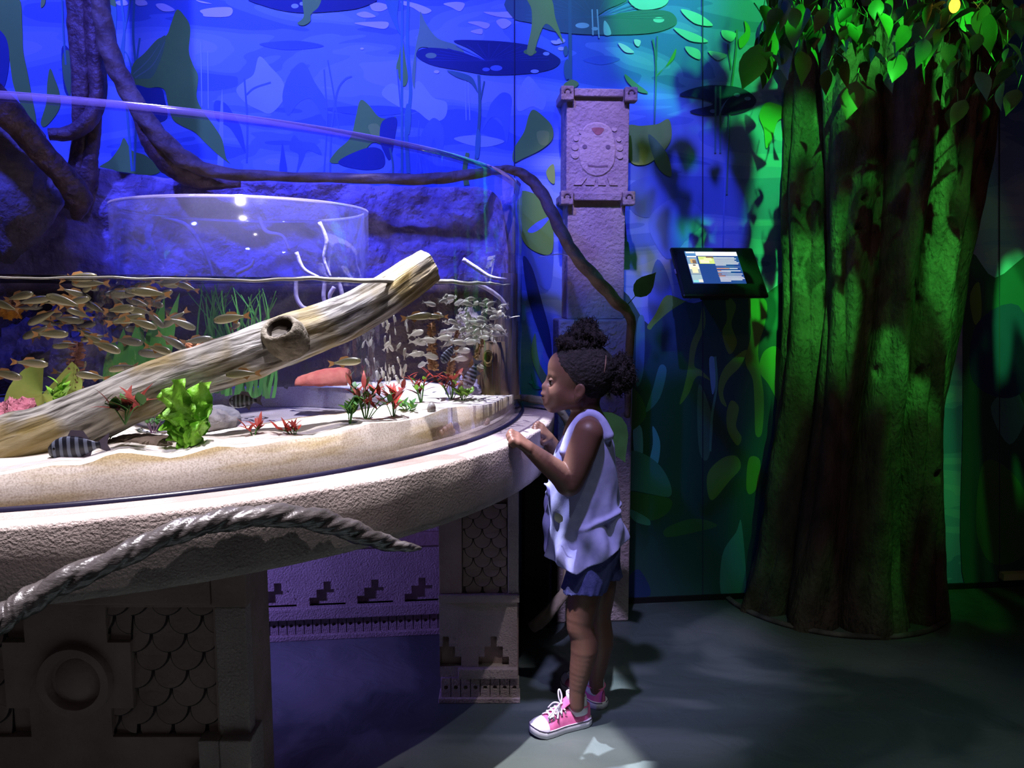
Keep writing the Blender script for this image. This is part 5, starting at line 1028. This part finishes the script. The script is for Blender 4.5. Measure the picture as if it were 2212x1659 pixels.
def tleaf(p, e=None, s=1):
    if nl[0] >= 298: return
    nl[0] += 1; o = bpy.data.objects.new('leaf', r.choice(LME)); C.objects.link(o); o.parent = tree; o.location = Vector(p)-tl
    o.rotation_euler = e or (r.uniform(-1.6, -.2), r.uniform(-.4, .4), r.uniform(0, 2*PI)); o.scale = (s,)*3
# branches (out of the trunk into the crown)
for k, pts in enumerate(([(1.1, 2.55, 2.0), (.95, 2.35, 2.12), (.8, 2.2, 2.15), (.62, 2.1, 2.1)], [(1.3, 2.5, 1.95), (1.35, 2.25, 2.02), (1.25, 2.05, 2.0), (1.05, 1.95, 1.98)], [(1.45, 2.6, 1.9), (1.6, 2.4, 1.98), (1.7, 2.2, 1.98)], [(.7, 2.15, 2.15), (.55, 1.9, 2.25), (.45, 1.7, 2.35)])):
    V, F = tubeVF(cr(pts, 6), [.02, .014, .006], 8); o = mesh('branch', V, F, BARK2, tree); o.location = -tl
def topz(x, Y): return CAMH+.3713*Y
for _ in range(150):
    x = r.uniform(1650, 2230); y = r.triangular(-40, 175, 10); Y = r.uniform(2.0, 2.4); tleaf(at(x, y, Y), s=r.uniform(.7, 1.15))
for _ in range(22):
    x = r.uniform(2040, 2230); y = r.uniform(20, 240); tleaf(at(x, y, r.uniform(2.0, 2.25)), s=r.uniform(.6, 1.0))
for x, y, e, s in ((1665, 60, (-1.3, 0, .3), 1.4), (1640, 95, (-1.5, .3, -.4), 1.6), (1650, 40, (-1.2, 0, 1.5), 1.3), (1690, 30, (-.9, 0, 1.0), 1.2), (1705, 85, (-1.3, 0, 2.0), 1.1), (1730, 110, (-1.2, 0, 3.3), 1.0), (1740, 80, (-1.2, 0, 4.0), 1.1), (1790, 150, (-1.2, 0, .2), 1.2), (1830, 130, (-1.4, 0, .5), 1.4), (1850, 175, (-1.4, .2, -.3), 1.1), (1735, 20, (-1.0, 0, 2.2), 1.2), (1760, 50, (-1.4, 0, -.3), 1.3), (2010, 110, (-1.2, 0, 1), 1.3), (2030, 75, (-.8, 0, 2), 1.2), (2140, 30, (-1.4, 0, .1), 1.3)): tleaf(at(x, y, r.uniform(2.02, 2.15)), e, s)
# crown leaves above the frame, between the projectors and the wall
def shade(px, py, L_, t, n=5, spr=.05, s=1.0):
    W_ = atwall(px, py); L_ = Vector(L_)
    for _ in range(n):
        p = L_.lerp(W_, t)+Vector((r.gauss(0, spr), r.gauss(0, spr*.5), r.gauss(0, spr))); 
        if p.z > topz(0, p.y)+.06: tleaf(p, (r.uniform(-1.5, -.9), 0, r.uniform(-.8, .8)), s)
BL2 = (.30, 1.2, 3.0); GP1 = (1.55, 1.35, 3.1)
for px, py, n, sp in ((1430, 300, 4, .03), (1465, 330, 3, .02), (1480, 420, 2, .01), (1385, 425, 2, .012), (1420, 415, 1, .01), (1500, 450, 2, .02), (1400, 520, 2, .02), (1450, 560, 3, .03), (1560, 380, 6, .05), (1530, 480, 4, .04), (1600, 560, 8, .06), (1500, 600, 5, .04), (1450, 680, 4, .05), (1560, 720, 6, .07), (1420, 760, 4, .04)): shade(px, py, BL2, .52, n, sp, .7)
for px, py, n, sp in ((1560, 130, 3, .03), (1620, 250, 10, .06), (1560, 230, 8, .06), (1680, 350, 6, .06), (1530, 95, 2, .02)): shade(px, py, GP1, .5, n, sp, .8)
# amber bulb and cable in the crown, pale board on the floor, dark vine leaf behind the child
sl_ = thing('string_light', 'small amber light bulb glowing among the tree leaves', 'light bulb', at(2062, 12, 2.1))
V, F = gridVF(14, 9, lambda u, v: (.013*math.sin(PI*v)*math.cos(2*PI*u), .013*math.sin(PI*v)*math.sin(2*PI*u), -.018*math.cos(PI*v)), True); mesh('bulb', V, F, emis('amber_glow', (1.0, .45, .03), 3.5), sl_)
V, F = tubeVF([(0, 0, .014), (0, 0, .035)], .007, 8); mesh('socket', V, F, BLK, sl_)
V, F = tubeVF(cr([(-.25, .05, .10), (-.1, .0, .06), (0, 0, .035), (.12, 0, .06), (.3, .05, .12)], 5), .002, 5); mesh('cable', V, F, BLK, sl_)
l = bpy.data.lights.new('amber_bulb_light', 'POINT'); l.energy = .07; l.color = (1, .6, .12); l.shadow_soft_size = .015; lo_ = bpy.data.objects.new('amber_bulb_light', l); C.objects.link(lo_); lo_.location = at(2062, 12, 2.1)+Vector((0, -.03, 0))
V, F = boxVF(1.84, 2.5, -.035, -.005, .035, .060); bo = mesh('skirting_board', [(x, wy(x)+y, z) for x, y, z in V], F, mat('pale_board', (.55, .6, .35), .6), smooth=False); tag(bo, 'pale board fixed low on the wall at the right edge', 'board')
vl = thing('vine_leaf', 'dark green vine leaf peeping out behind the shoulder of the child', 'leaf', at(1325, 985, 2.2)); q = leaf3(.16, .10)
mesh('blade', [(v[0], v[2]*.4, v[1]-.06) for v in q[0]], q[1], LFM[1], vl).rotation_euler = (0, 2.7, 0)
vl.location = at(1318, 930, 2.25)
vl2 = thing('vine_leaf', 'dark vine leaf hanging on the root beside the pillar', 'leaf', at(1372, 640, 2.3)); q = leaf3(.09, .055); mesh('blade', [(v[0], v[2]*.4, v[1]) for v in q[0]], q[1], LFM[1], vl2).rotation_euler = (0, .7, 0)
# ------------------------------------------------------------------ the child
def skin_mat():
    m = mat('brown_skin', (.13, .062, .046), .46, (.155, .077, .057), 14, bump=.12, bscale=220, spec=.4, bdist=.002)
    b = m.node_tree.nodes['Principled BSDF']; b.inputs['Subsurface Weight'].default_value = .08; b.inputs['Subsurface Radius'].default_value = (.01, .004, .002); b.inputs['Subsurface Scale'].default_value = .5
    return m
SKIN = skin_mat()
girl = thing('person', 'small child in lavender sleeveless top and blue shorts peering into the aquarium', 'person', (.20, 1.95, 0)); gl_ = girl.location.copy()
def gput(o): o.parent = girl; o.location = -gl_; return o
YC = 1.945                       # depth of the body's middle plane
g = at
B = SDF()
# head: cranium, face, cheeks, jaw, chin
B.ell(g(1258, 806, YC), (.078, .068, .070), .02)
B.ell(g(1231, 804, YC), (.048, .056, .052), .02)
B.ell(g(1216, 842, YC), (.044, .050, .044), .02)
for s in (-1, 1): B.ell(g(1209, 850, YC+s*.027), (.026, .024, .025), .016)
B.cone(g(1190, 868, YC), g(1196, 872, YC), .014, .018, .016)
for s in (-1, 1): B.cone(g(1194, 871, YC+s*.012), g(1244, 864, YC+s*.042), .016, .018, .022)
# brow and forehead
B.ell(g(1205, 790, YC), (.020, .040, .028), .018)
for s in (-1, 1): B.cone(g(1191, 812, YC+s*.012), g(1198, 812, YC+s*.036), .005, .005, .010)
# eye sockets then lids and balls
for s in (-1, 1): B.ell(g(1189, 824, YC+s*.026), (.013, .014, .009), .012, '-')
for s in (-1, 1): B.ell(g(1198, 825, YC+s*.026), (.0120, .0125, .0100), .004); B.ell(g(1195, 820, YC+s*.027), (.0105, .0115, .0050), .003)
# nose
B.cone(g(1189, 818, YC), g(1181, 834, YC), .0065, .0085, .010)
B.ell(g(1179, 835, YC), (.0105, .0105, .0090), .006)
for s in (-1, 1): B.ell(g(1185, 838, YC+s*.010), (.0085, .006, .0065), .005)
for s in (-1, 1): B.ell(g(1181, 843, YC+s*.006), (.004, .003, .003), .003, '-')
# mouth
B.ell(g(1182, 852, YC), (.015, .018, .013), .010)
B.ell(g(1174, 850.5, YC), (.0065, .015, .0045), .004); B.ell(g(1176, 858, YC), (.0068, .013, .0050), .004)
B.ell(g(1170, 854.5, YC), (.010, .019, .0010), .002, '-')
# ears
for s in (-1, 1):
    R_ = Euler((0, math.radians(14), s*math.radians(18)))
    B.ell(g(1252, 846, YC+s*.0700), (.0140, .0060, .0200), .005, '+', R_); B.ell(g(1247, 862, YC+s*.066), (.0070, .0050, .0065), .004)
    B.ell(g(1250, 845, YC+s*.0770), (.0085, .0062, .0135), .003, '-', R_); B.cone(g(1252, 839, YC+s*.0725), g(1254, 849, YC+s*.0725), .0022, .0022, .003)
# neck, trunk
B.cone(g(1264, 868, YC), g(1270, 908, YC), .034, .036, .022)
B.cone(g(1271, 922, YC-.045), g(1271, 922, YC+.045), .034, .034, .03)
B.cone(g(1268, 950, YC), g(1262, 1040, YC), .062, .066, .03); B.cone(g(1262, 1080, YC), g(1272, 1160, YC), .062, .056, .03)
for s in (-1, 1): B.ell(g(1285, 1205, YC+s*.032), (.050, .040, .050), .02)
# near arm (left)
sh = g(1271, 936, YC-.083); el_ = g(1232, 1043, YC-.100); wr = g(1143, 969, 1.815)
B.chain([sh, sh.lerp(el_, .4), sh.lerp(el_, .8), el_+Vector((-.004, 0, -.004)), el_.lerp(wr, .22), el_.lerp(wr, .6), wr], [.036, .036, .033, .029, .029, .024, .0165], .014)
# far arm (right)
sf = g(1268, 928, YC+.078); ef = g(1222, 1010, YC+.110); wf = g(1186, 948, 2.035)
B.chain([sf, sf.lerp(ef, .5), ef, ef.lerp(wf, .5), wf], [.035, .032, .027, .023, .0155], .014)
# hands: palm, four curled fingers, thumb
def hand(wr, tip, up, side, s=1.0, sgn=1):
    ax = (tip-wr).normalized(); n = up.normalized(); sd = ax.cross(n).normalized()*sgn; kn = wr+ax*.034*s
    for k in range(4):
        o_ = sd*(.0155-.0104*k)*s; B.cone(wr+ax*.006+o_*.55, kn+o_+n*.001, .0100*s, .0088*s, .006)
    Ls = (.020, .023, .021, .016)
    for k in range(4):
        o_ = sd*(.0165-.0112*k)*s; a = kn+o_; b_ = a+ax*Ls[k]*.95*s+n*.0015-n*.004*s; c_ = b_+ax*.0095*s-n*.011*s; d_ = c_-n*.008*s-ax*.0035*s
        B.cone(a, b_, .0074*s, .0068*s, .003); B.cone(b_, c_, .0067*s, .0062*s, .002); B.cone(c_, d_, .0062*s, .0054*s, .002)
    t0 = wr+ax*.008*s+sd*.014*s-n*.003; t1 = t0+ax*.015*s+sd*.012*s-n*.007*s; t2 = t1+ax*.014*s+sd*.001*s-n*.005*s
    B.cone(t0, t1, .0095*s, .0082*s, .006); B.cone(t1, t2, .0078*s, .0062*s, .003)
hand(wr, g(1100, 936, 1.80), Vector((-.35, -.35, .95)), None, 1.08, 1)
hand(wf, g(1156, 918, 2.02), Vector((-.3, -.45, .9)), None, 1.0, -1)
# legs
def legs(hp, kn, cf, ak, ft):
    B.chain([hp, hp.lerp(kn, .5), kn+Vector((-.003, 0, 0)), kn.lerp(cf, .45), cf, cf.lerp(ak, .5), ak, ft], [.047, .042, .0335, .0325, .0345, .0285, .0200, .0190], .016)
legs(g(1272, 1215, YC-.036), g(1255, 1345, YC-.048), g(1262, 1402, YC-.048), g(1247, 1490, YC-.052), g(1246, 1522, YC-.052))
legs(g(1296, 1212, YC+.038), g(1294, 1330, YC+.050), g(1297, 1385, YC+.055), g(1288, 1465, YC+.060), g(1288, 1490, YC+.066))
body = gput(B.build('body', .0026, SKIN))
print('body verts', len(body.data.vertices))
# eyes
def uvs(name, c, r, m, sq=(1, 1, 1), n=16): 
    V, F = gridVF(n, n//2+1, lambda u, v: (r*sq[0]*math.sin(PI*v)*math.cos(2*PI*u), r*sq[1]*math.sin(PI*v)*math.sin(2*PI*u), r*sq[2]*math.cos(PI*v)), True); o = mesh(name, V, F, m, girl); o.location = c-gl_; return o
for s in (-1, 1):
    e = uvs('eyeball', g(1195.5, 826, YC+s*.028), .0094, mat('eye_white', (.22, .19, .19), .25)); i_ = uvs('iris', Vector((0, 0, 0)), .0066, mat('dark_iris', (.012, .007, .005), .1), (.6, 1, 1)); i_.parent = e; i_.location = (-.0072, s*.001, 0)
    for dz, nm in ((.0062, 'eyelid'), ):
        V, F = tubeVF([Vector(g(1193.5, 825, YC+s*.028))-gl_+Vector((-.0108*math.cos(a)*.9, s*.0085*math.sin(a)-0*s, dz*.75)) for a in np.linspace(-.9, 1.3, 8)], .0018, 6); mesh(nm, V, F, mat('lash_dark', (.03, .015, .01), .5), girl)
    V, F = tubeVF([Vector(g(1190+4*t*t, 811+1.2*t, YC+s*(.014+.022*t)))-gl_+Vector((-.0035+.004*t, 0, 0)) for t in np.linspace(0, 1, 6)], [.0008, .0014, .0006], 5); mesh('eyebrow', V, F, mat('brow_hair', (.02, .012, .01), .9), girl)
V, F = tubeVF([Vector(g(1172.5+2.4*abs(t)**1.5, 859, YC+.0105*t))-gl_ for t in np.linspace(-1, 1, 9)], [.001, .0024, .0030, .0024, .001], 8); mesh('lower_lip', V, F, mat('lip', (.24, .085, .075), .35, spec=.5), girl)
# hair: close cap, parting and two puffs
HAIRM = mat('black_hair', (.010, .008, .009), .75, (.028, .022, .026), 60, bump=1, bscale=170, spec=.35, bdist=.006)
H = SDF()
H.ell(g(1260, 803, YC), (.0815, .0725, .0755), .012); H.ell(g(1232, 796, YC), (.050, .060, .050), .012)
front = g(1209, 770, YC); 
def cutp(px1, px2, sgn):        # half space through two photo points, normal in the xz plane
    a = g(px1[0], px1[1], YC); b_ = g(px2[0], px2[1], YC); d = (b_-a).normalized(); n = Vector((-d.z, 0, d.x))*sgn
    return lambda X, Y, Z: (X-a.x)*n.x+(Z-a.z)*n.z
H.fn(cutp((1196, 768), (1226, 812), 1), (-.2, 1.7, .7), (.6, 2.2, 1.3), .006, '-')
def cut2(X, Y, Z, a=g(1228, 815, YC), b_=g(1292, 872, YC)):
    d = (b_-a).normalized(); n = Vector((-d.z, 0, d.x)); return np.maximum((X-a.x)*-n.x*-1*-1+(Z-a.z)*-n.z, -1)
p1 = g(1226, 812, YC); p2 = g(1240, 828, YC); p3 = g(1292, 884, YC)
def below(a, b_):
    d = b_-a; n = Vector((d.z, 0, -d.x)); n.normalize(); n = -n if n.z > 0 else n
    return lambda X, Y, Z: -((X-a.x)*n.x+(Z-a.z)*n.z)
H.fn(below(p2, p3), (-.2, 1.7, .7), (.6, 2.2, 1.3), .006, '-')
hair = gput(H.build('hair_cap', .0028, HAIRM, None, seg_noise(420, .0009, 4)))
# hair parting
for nm, pts in (('hair_parting', [(1305, 765), (1303, 780), (1299, 800)]),):
    V, F = [], []; Q = [Vector(g(x, y, YC)) for x, y in pts]; R2 = []
    for q in Q:
        c = g(1260, 803, YC); dx = (q.x-c.x)/.0815; dz = (q.z-c.z)/.0755; yy = -.0725*math.sqrt(max(.02, 1-dx*dx-dz*dz)); R2.append(Vector((q.x, c.y+yy-.0005, q.z))-gl_)
    V, F = tubeVF(cr(R2, 5), [.001, .0022, .001], 6); mesh(nm, V, F, mat('scalp', (.20, .12, .09), .6), girl)
PUF = mat('puff_hair', (.012, .009, .011), .9, (.035, .028, .033), 90, bump=1, bscale=240, spec=.25, bdist=.008)
def puff(name, blobs, seed, ncurl):
    q = SDF(); 
    for c, r_ in blobs: q.ell(c, r_, .012)
    o = gput(q.build(name, .003, PUF, None, seg_noise(230, .0045, seed))); r = random.Random(seed); VV, FF = [], []
    for k in range(ncurl):
        c, rr = blobs[k % len(blobs)]; d = Vector((r.gauss(0, 1), r.gauss(0, 1), r.gauss(0, 1))).normalized(); p = c+Vector((d.x*rr[0], d.y*rr[1], d.z*rr[2]))*.93; L_ = r.uniform(.008, .017); t1 = d.orthogonal().normalized(); t2 = d.cross(t1); ph = r.uniform(0, 6); cr_ = r.uniform(.0022, .0042)
        P_ = [p-gl_+d*L_*f+t1*cr_*math.cos(ph+9*f)+t2*cr_*math.sin(ph+9*f) for f in np.linspace(0, 1, 9)]
        a, b_ = tubeVF(P_, [.0009, .0009, .0005], 4); n = len(VV); VV += a; FF += [tuple(i+n for i in f) for f in b_]
    o2 = mesh('curls', VV, FF, PUF, girl); o2['kind'] = 'stuff'
puff('top_puff', [(g(1262, 722, YC), (.036, .040, .026)), (g(1228, 738, YC), (.026, .034, .018)), (g(1288, 735, YC), (.022, .03, .020)), (g(1268, 705, YC), (.020, .024, .016)), (g(1250, 745, YC), (.050, .045, .014))], 3, 420)
puff('back_puff', [(g(1340, 802, YC-.01), (.030, .036, .034)), (g(1332, 832, YC-.01), (.024, .030, .022)), (g(1354, 815, YC-.01), (.020, .028, .026)), (g(1345, 780, YC-.01), (.018, .024, .014))], 5, 380)
V, F = tubeVF([Vector(g(1322, 800, YC))-gl_+Vector((0, .02*math.cos(a), .022*math.sin(a))) for a in np.linspace(0, 2*PI, 24)], .003, 6, cap=False); mesh('hair_tie', V, F, mat('black_band', (.01, .01, .012), .6), girl)
# top (sleeveless): lofted garment with folds, neck and arm openings
TOP = mat('lavender_cotton', (.35, .36, .68), .95, (.41, .42, .74), 60, bump=.25, bscale=420, spec=.1, bdist=.001)
YS = [895, 912, 930, 960, 1000, 1040, 1080, 1110, 1150, 1195, 1215]
FX = [1262, 1240, 1222, 1204, 1192, 1184, 1180, 1180, 1179, 1178, 1178]; BX = [1300, 1310, 1317, 1326, 1331, 1334, 1336, 1340, 1352, 1357, 1358]
zt_ = [g(1260, y, YC).z for y in YS][::-1]; cxs = [((g(a, y, YC)+g(b_, y, YC))/2).x for a, b_, y in zip(FX, BX, YS)][::-1]; rxs = [((g(b_, y, YC)-g(a, y, YC))/2).x for a, b_, y in zip(FX, BX, YS)][::-1]
rys = [.060, .074, .080, .083, .084, .084, .084, .087, .094, .100, .102][::-1]
hA = g(1176, 1190, YC); hB = g(1240, 1206, YC); hC = g(1358, 1150, YC)
def topf(X, Y, Z):
    cx = np.interp(Z, zt_, cxs); rx = np.interp(Z, zt_, rxs); ry = np.interp(Z, zt_, rys)
    low = np.clip((g(1260, 1030, YC).z-Z)/.12, 0, 1)
    th = np.arctan2((Y-YC)/ry, (X-cx)/rx)
    fold = .0040*low*np.sin(7*th+22*Z)+.0030*low*np.sin(13*th-40*Z)+.0045*np.exp(-((Z-(.60+.10*(X-.2)*4))/.008)**2)*np.clip((.26-X)*8, 0, 1)*0+.0022*np.sin(5*th+55*Z)*(.35+low)
    crease = .008*np.exp(-((Z-.545-.35*(X-.20))/.007)**2)*np.exp(-((X-.235)/.06)**2)
    n_ = (np.abs((X-cx)/rx)**2.3+np.abs((Y-YC)/ry)**2.3)**(1/2.3)
    d = (n_-1)*np.minimum(rx, ry)*.85-fold-crease
    hem = np.interp(X, [hA.x, hB.x, hC.x], [hA.z, hB.z, hC.z])-.006
    return np.maximum(np.maximum(d, hem-Z), Z-g(1280, 906, YC).z)
T = SDF(); T.fn(topf, (.02, YC-.11, .42), (.35, YC+.11, g(1280, 906, YC).z), .004)
T.cone(g(1264, 860, YC), g(1264, 900, YC), .044, .042, .006, '-')
T.fn(lambda X, Y, Z: g(1280, 890, YC).z-Z, (-.1, 1.7, g(1280, 890, YC).z-.0), (.5, 2.2, 1.0), .004, '-') if False else None
for a, b_, r1, r2 in ((sh+Vector((-.002, -.02, .006)), sh.lerp(el_, .42)+Vector((0, -.012, 0)), .0385, .037), (sf+Vector((0, .02, .006)), sf.lerp(ef, .45)+Vector((0, .012, 0)), .038, .036)): T.cone(a, b_, r1, r2, .003, '-')
for s in (-1, 1): T.chain([g(1222, 975, YC+s*.066), g(1236, 932, YC+s*.062), g(1258, 902, YC+s*.055), g(1277, 895, YC+s*.052), g(1297, 908, YC+s*.055), g(1312, 940, YC+s*.060)], [.016, .0135, .0125, .0125, .013, .016], .008)
top = gput(T.build('sleeveless_top', .0026, TOP))
V, F = gridVF(12, 8, lambda u, v: (-.028*u*(1-.3*v)+.004*math.sin(v*6), .012*math.sin(u*4+v*3), -.036*v-.014*u+.004*math.sin(u*7))); o = mesh('front_flap', V, F, TOP, girl); o.location = g(1200, 1032, YC-.03)-gl_; o.modifiers.new('s', 'SOLIDIFY').thickness = .0025
V, F = gridVF(14, 6, lambda u, v: (.055*u, .004*math.sin(u*8), -.012+.02*v*(1-u)-.018*u+.012*(v-.5)*(1-u*.5))); o = mesh('side_fold', V, F, TOP, girl); o.location = g(1210, 1050, YC-.082)-gl_; bpy.data.objects.remove(o)
V, F = gridVF(12, 6, lambda u, v: (.011*(u-.5)*2*math.sin(PI*min(1, .15+v*.8)), 0, .026*(v-.5))); o = mesh('silver_print', V, F, mat('silver_print', (.72, .74, .66), .5), girl); o.rotation_euler = (.05, -.5, -.30); o.location = g(1206, 1118, YC-.0835)-gl_
# shorts
SHM = mat('blue_denim', (.055, .065, .20), .9, (.09, .10, .28), 70, bump=.5, bscale=230, spec=.1, bdist=.002)
Q = SDF()
def shf(cx0, cy0, x1, y1, zlow, r0, r1):
    def f(X, Y, Z):
        zt0 = g(1280, 1190, YC).z; t = np.clip((zt0-Z)/(zt0-zlow), 0, 1); cx = cx0+(x1-cx0)*t; cy = cy0+(y1-cy0)*t; rx = r0[0]+(r1[0]-r0[0])*t; ry = r0[1]+(r1[1]-r0[1])*t
        th = np.arctan2(Y-cy, X-cx); sc = .006*np.abs(np.sin(th*1.5+.9))*1.6; fo = .0022*np.sin(60*Z+6*th)*t+.0016*np.sin(17*th)*t*t
        d = (np.sqrt(((X-cx)/rx)**2+((Y-cy)/ry)**2)-1)*np.minimum(rx, ry)-fo; return np.maximum(d, zlow+sc-Z)
    return f
zl = g(1260, 1277, YC-.04).z; a = g(1283, 1190, YC); b_ = g(1258, 1270, YC-.04); c = g(1298, 1265, YC+.045)
Q.fn(shf(a.x, YC-.028, b_.x+.001, YC-.042, zl, (.063, .057), (.055, .058)), (0, 1.80, zl-.01), (.4, 2.1, g(1280, 1160, YC).z), .006)
Q.fn(shf(a.x+.006, YC+.03, c.x, YC+.045, zl+.006, (.062, .056), (.055, .056)), (0, 1.80, zl-.01), (.4, 2.1, g(1280, 1160, YC).z), .008)
Q.fn(lambda X, Y, Z: g(1280, 1165, YC).z-Z, (-.1, 1.7, g(1280, 1165, YC).z), (.5, 2.2, .7), .004, '-')
gput(Q.build('shorts', .0026, SHM))
# sneakers
PINK = mat('pink_canvas', (.72, .14, .36), .85, (.80, .20, .44), 80, bump=.25, bscale=320, spec=.2, bdist=.001); RUB = mat('white_rubber', (.78, .76, .86), .35, spec=.5); SOCK = mat('white_sock', (.72, .72, .82), .95, bump=.4, bscale=300, bdist=.001); LACE = mat('white_lace', (.80, .78, .88), .8, bump=.3, bscale=400, bdist=.001); DARK = mat('navy_line', (.05, .03, .09), .6)
def outline(t):                  # half widths (outer, inner) along the shoe, 0 heel .. 1 toe
    return np.interp(t, [0, .04, .12, .3, .5, .68, .82, .92, .97, 1], [.004, .016, .0225, .0225, .0225, .0275, .0285, .022, .013, .001])
def shoe(heel, toe, lab):
    d = toe-heel; L_ = .150; t = bpy.data.objects.new('sneaker', None); C.objects.link(t); t.parent = girl; t.location = heel-gl_; t.rotation_euler.z = math.atan2(d.y, d.x); t['label'] = lab
    def sole(u, v):             # ring around outline
        k = int(round(v*5)); z, off = [(0, -.001), (.002, .0015), (.012, .002), (.0165, .0012), (.0175, -.001), (.0175, -.02)][k]; s_ = u*2
        tt = s_ if s_ <= 1 else 2-s_; tt = .5-.5*math.cos(PI*tt); sg = 1 if s_ <= 1 else -1; w_ = outline(tt); lift = .007*max(0, (tt-.8)/.2)**1.5
        x = L_*tt+off*(2*tt-1)*(1 if off > 0 else .6); return (x, sg*max(0, w_+off), z+lift+.004*max(0, (tt-.82)/.18)*(z/.0175))
    V, F = gridVF(72, 6, sole, True); F.append(tuple(range(72))); mesh('rubber_sole', V, F, RUB, t)
    st_ = [(.012, .046), (.10, .051), (.20, .046), (.33, .043), (.42, .050), (.50, .053), (.60, .046), (.70, .038), (.80, .031), (.90, .026), (.96, .021)]
    V = []; F = []; sg = 14
    for tt, h in st_:
        w_ = outline(tt)-.0015
        for k in range(sg+1):
            a = PI*k/sg; e = .72 if tt < .45 else .9; V.append((L_*tt, w_*math.copysign(abs(math.cos(a))**e, math.cos(a))*(1-.25*math.sin(a)*(tt < .45)), .015+(h-.015)*math.sin(a)**e+.005*max(0, (tt-.82)/.18)))
    for i in range(len(st_)-1):
        for k in range(sg): a = i*(sg+1)+k; F.append((a, a+1, a+sg+2, a+sg+1))
    F.append(tuple(range(sg+1))); F.append(tuple(range(len(V)-1, len(V)-sg-2, -1)))
    o = mesh('canvas_upper', V, F, PINK, t); o.modifiers.new('sub', 'SUBSURF').levels = 1; o.modifiers['sub'].render_levels = 1
    V = []; F = []
    for tt, h in ((.77, .0345), (.82, .0325), (.88, .0300), (.93, .0270), (.97, .0225), (1.0, .018)):
        w_ = outline(min(tt, .985))+.0005
        for k in range(sg+1): a = PI*k/sg; V.append((L_*tt, w_*math.copysign(abs(math.cos(a))**.9, math.cos(a)), .0165+(h-.0155)*math.sin(a)**.9+.005*max(0, (tt-.82)/.18)))
    for i in range(5):
        for k in range(sg): a = i*(sg+1)+k; F.append((a, a+1, a+sg+2, a+sg+1))
    mesh('toe_cap', V, F, RUB, t)
    for zz, rr, nm in ((.0172, .0008, 'sole_line'),):
        P_ = []
        for s_ in np.linspace(0, 2, 60):
            tt = s_ if s_ <= 1 else 2-s_; tt = .5-.5*math.cos(PI*tt); sgn = 1 if s_ <= 1 else -1; P_.append((L_*tt+.0016*(2*tt-1), sgn*(outline(tt)+.0016), zz+.011*max(0, (tt-.8)/.2)**1.4))
        V, F = tubeVF(P_, rr, 5, cap=False); mesh(nm, V, F, DARK, t)
    # sock and ankle collar
    V, F = gridVF(24, 6, lambda u, v: (L_*.22+(.0265-.003*v)*math.cos(2*PI*u)+.003*v, (.0205+.002*v)*math.sin(2*PI*u), .030+.045*v+.005*math.cos(2*PI*u)*v), True); o = mesh('sock', V, F, SOCK, t); o.modifiers.new('s', 'SOLIDIFY').thickness = .002
    V, F = tubeVF([(L_*.22+.0265*math.cos(a), .0225*math.sin(a), .0505+.003*math.cos(a)) for a in np.linspace(0, 2*PI, 30)], .0016, 6, cap=False); mesh('collar_edge', V, F, PINK, t)
    # tongue with label patch, laces, eyelets
    V, F = gridVF(8, 8, lambda u, v: (L_*.62-.050*v-.006*v*v, .013*(u-.5)*2*(1+.15*v), .046+.034*v-.004*(2*u-1)**2)); o = mesh('tongue', V, F, PINK, t); o.modifiers.new('s', 'SOLIDIFY').thickness = .003
    V, F = gridVF(4, 4, lambda u, v: (L_*.62-.036-.012*v, .0085*(u-.5)*2, .0725+.008*v)); o = mesh('tongue_patch', V, F, mat('patch_grey', (.62, .60, .72), .7), t)
    for dx_, w_ in ((.25, .006), (.6, .004)): V, F = boxVF(L_*.62-.038-.012*dx_, L_*.62-.0365-.012*dx_, -w_, w_, .0737+.008*dx_, .0742+.008*dx_); mesh('patch_print', V, F, DARK, t, False)
    for k in range(5):
        f = k/4; x = L_*(.745-.26*f); z = .0365+.0155*f; yw = .0135+.001*f
        for sgn in (-1, 1):
            V, F = tubeVF([(x+.0022*math.cos(a), sgn*(yw+.0045), z-.004+.0022*math.sin(a)*.9) for a in np.linspace(0, 2*PI, 10)], .0007, 5, cap=False); mesh('eyelet', V, F, mat('eyelet_metal', (.8, .8, .85), .25, metal=.8), t)
        if k < 4:
            for sgn in (-1, 1):
                V, F = tubeVF(cr([(x, sgn*(yw+.004), z-.002), (x-.006, sgn*.004, z+.006), (x-L_*.065, -sgn*(yw+.003), z+.004)], 5), .0019, 6, lambda a_, b2: .75+.5*abs(math.cos(b2))); mesh('lace', V, F, LACE, t)
    kx, kz = L_*.50, .060
    for P_ in ([(kx, 0, kz), (kx+.012, .014, kz+.006), (kx+.030, .020, kz-.004), (kx+.040, .018, kz-.016), (kx+.030, .012, kz-.020), (kx+.010, .004, kz-.004), (kx, 0, kz)], [(kx, 0, kz), (kx-.004, -.004, kz+.014), (kx-.001, -.008, kz+.028), (kx+.003, -.007, kz+.026), (kx+.004, -.002, kz+.012), (kx, 0, kz)], [(kx, 0, kz), (kx+.014, .016, kz-.008), (kx+.020, .024, kz-.020)], [(kx, 0, kz), (kx+.010, -.016, kz-.004), (kx+.020, -.024, kz-.018)], [(kx-.004, -.005, kz), (kx, .004, kz+.002), (kx+.004, .0, kz-.002)]):
        V, F = tubeVF(cr(P_, 6), .0018, 6, lambda a_, b2: .75+.5*abs(math.cos(b2))); mesh('lace', V, F, LACE, t)
    return t
h1 = atz(1274, 1558, 0); t1 = atz(1146, 1590, 0); sc1 = (t1-h1).length/.150; s1 = shoe(h1, t1, 'near pink canvas sneaker with white laces'); s1.scale = (sc1,)*3
h2 = atz(1304, 1532, 0); t2 = h2+Vector((-.075, .115, 0)); s2 = shoe(h2, t2, 'far pink canvas sneaker'); s2.scale = (sc1,)*3
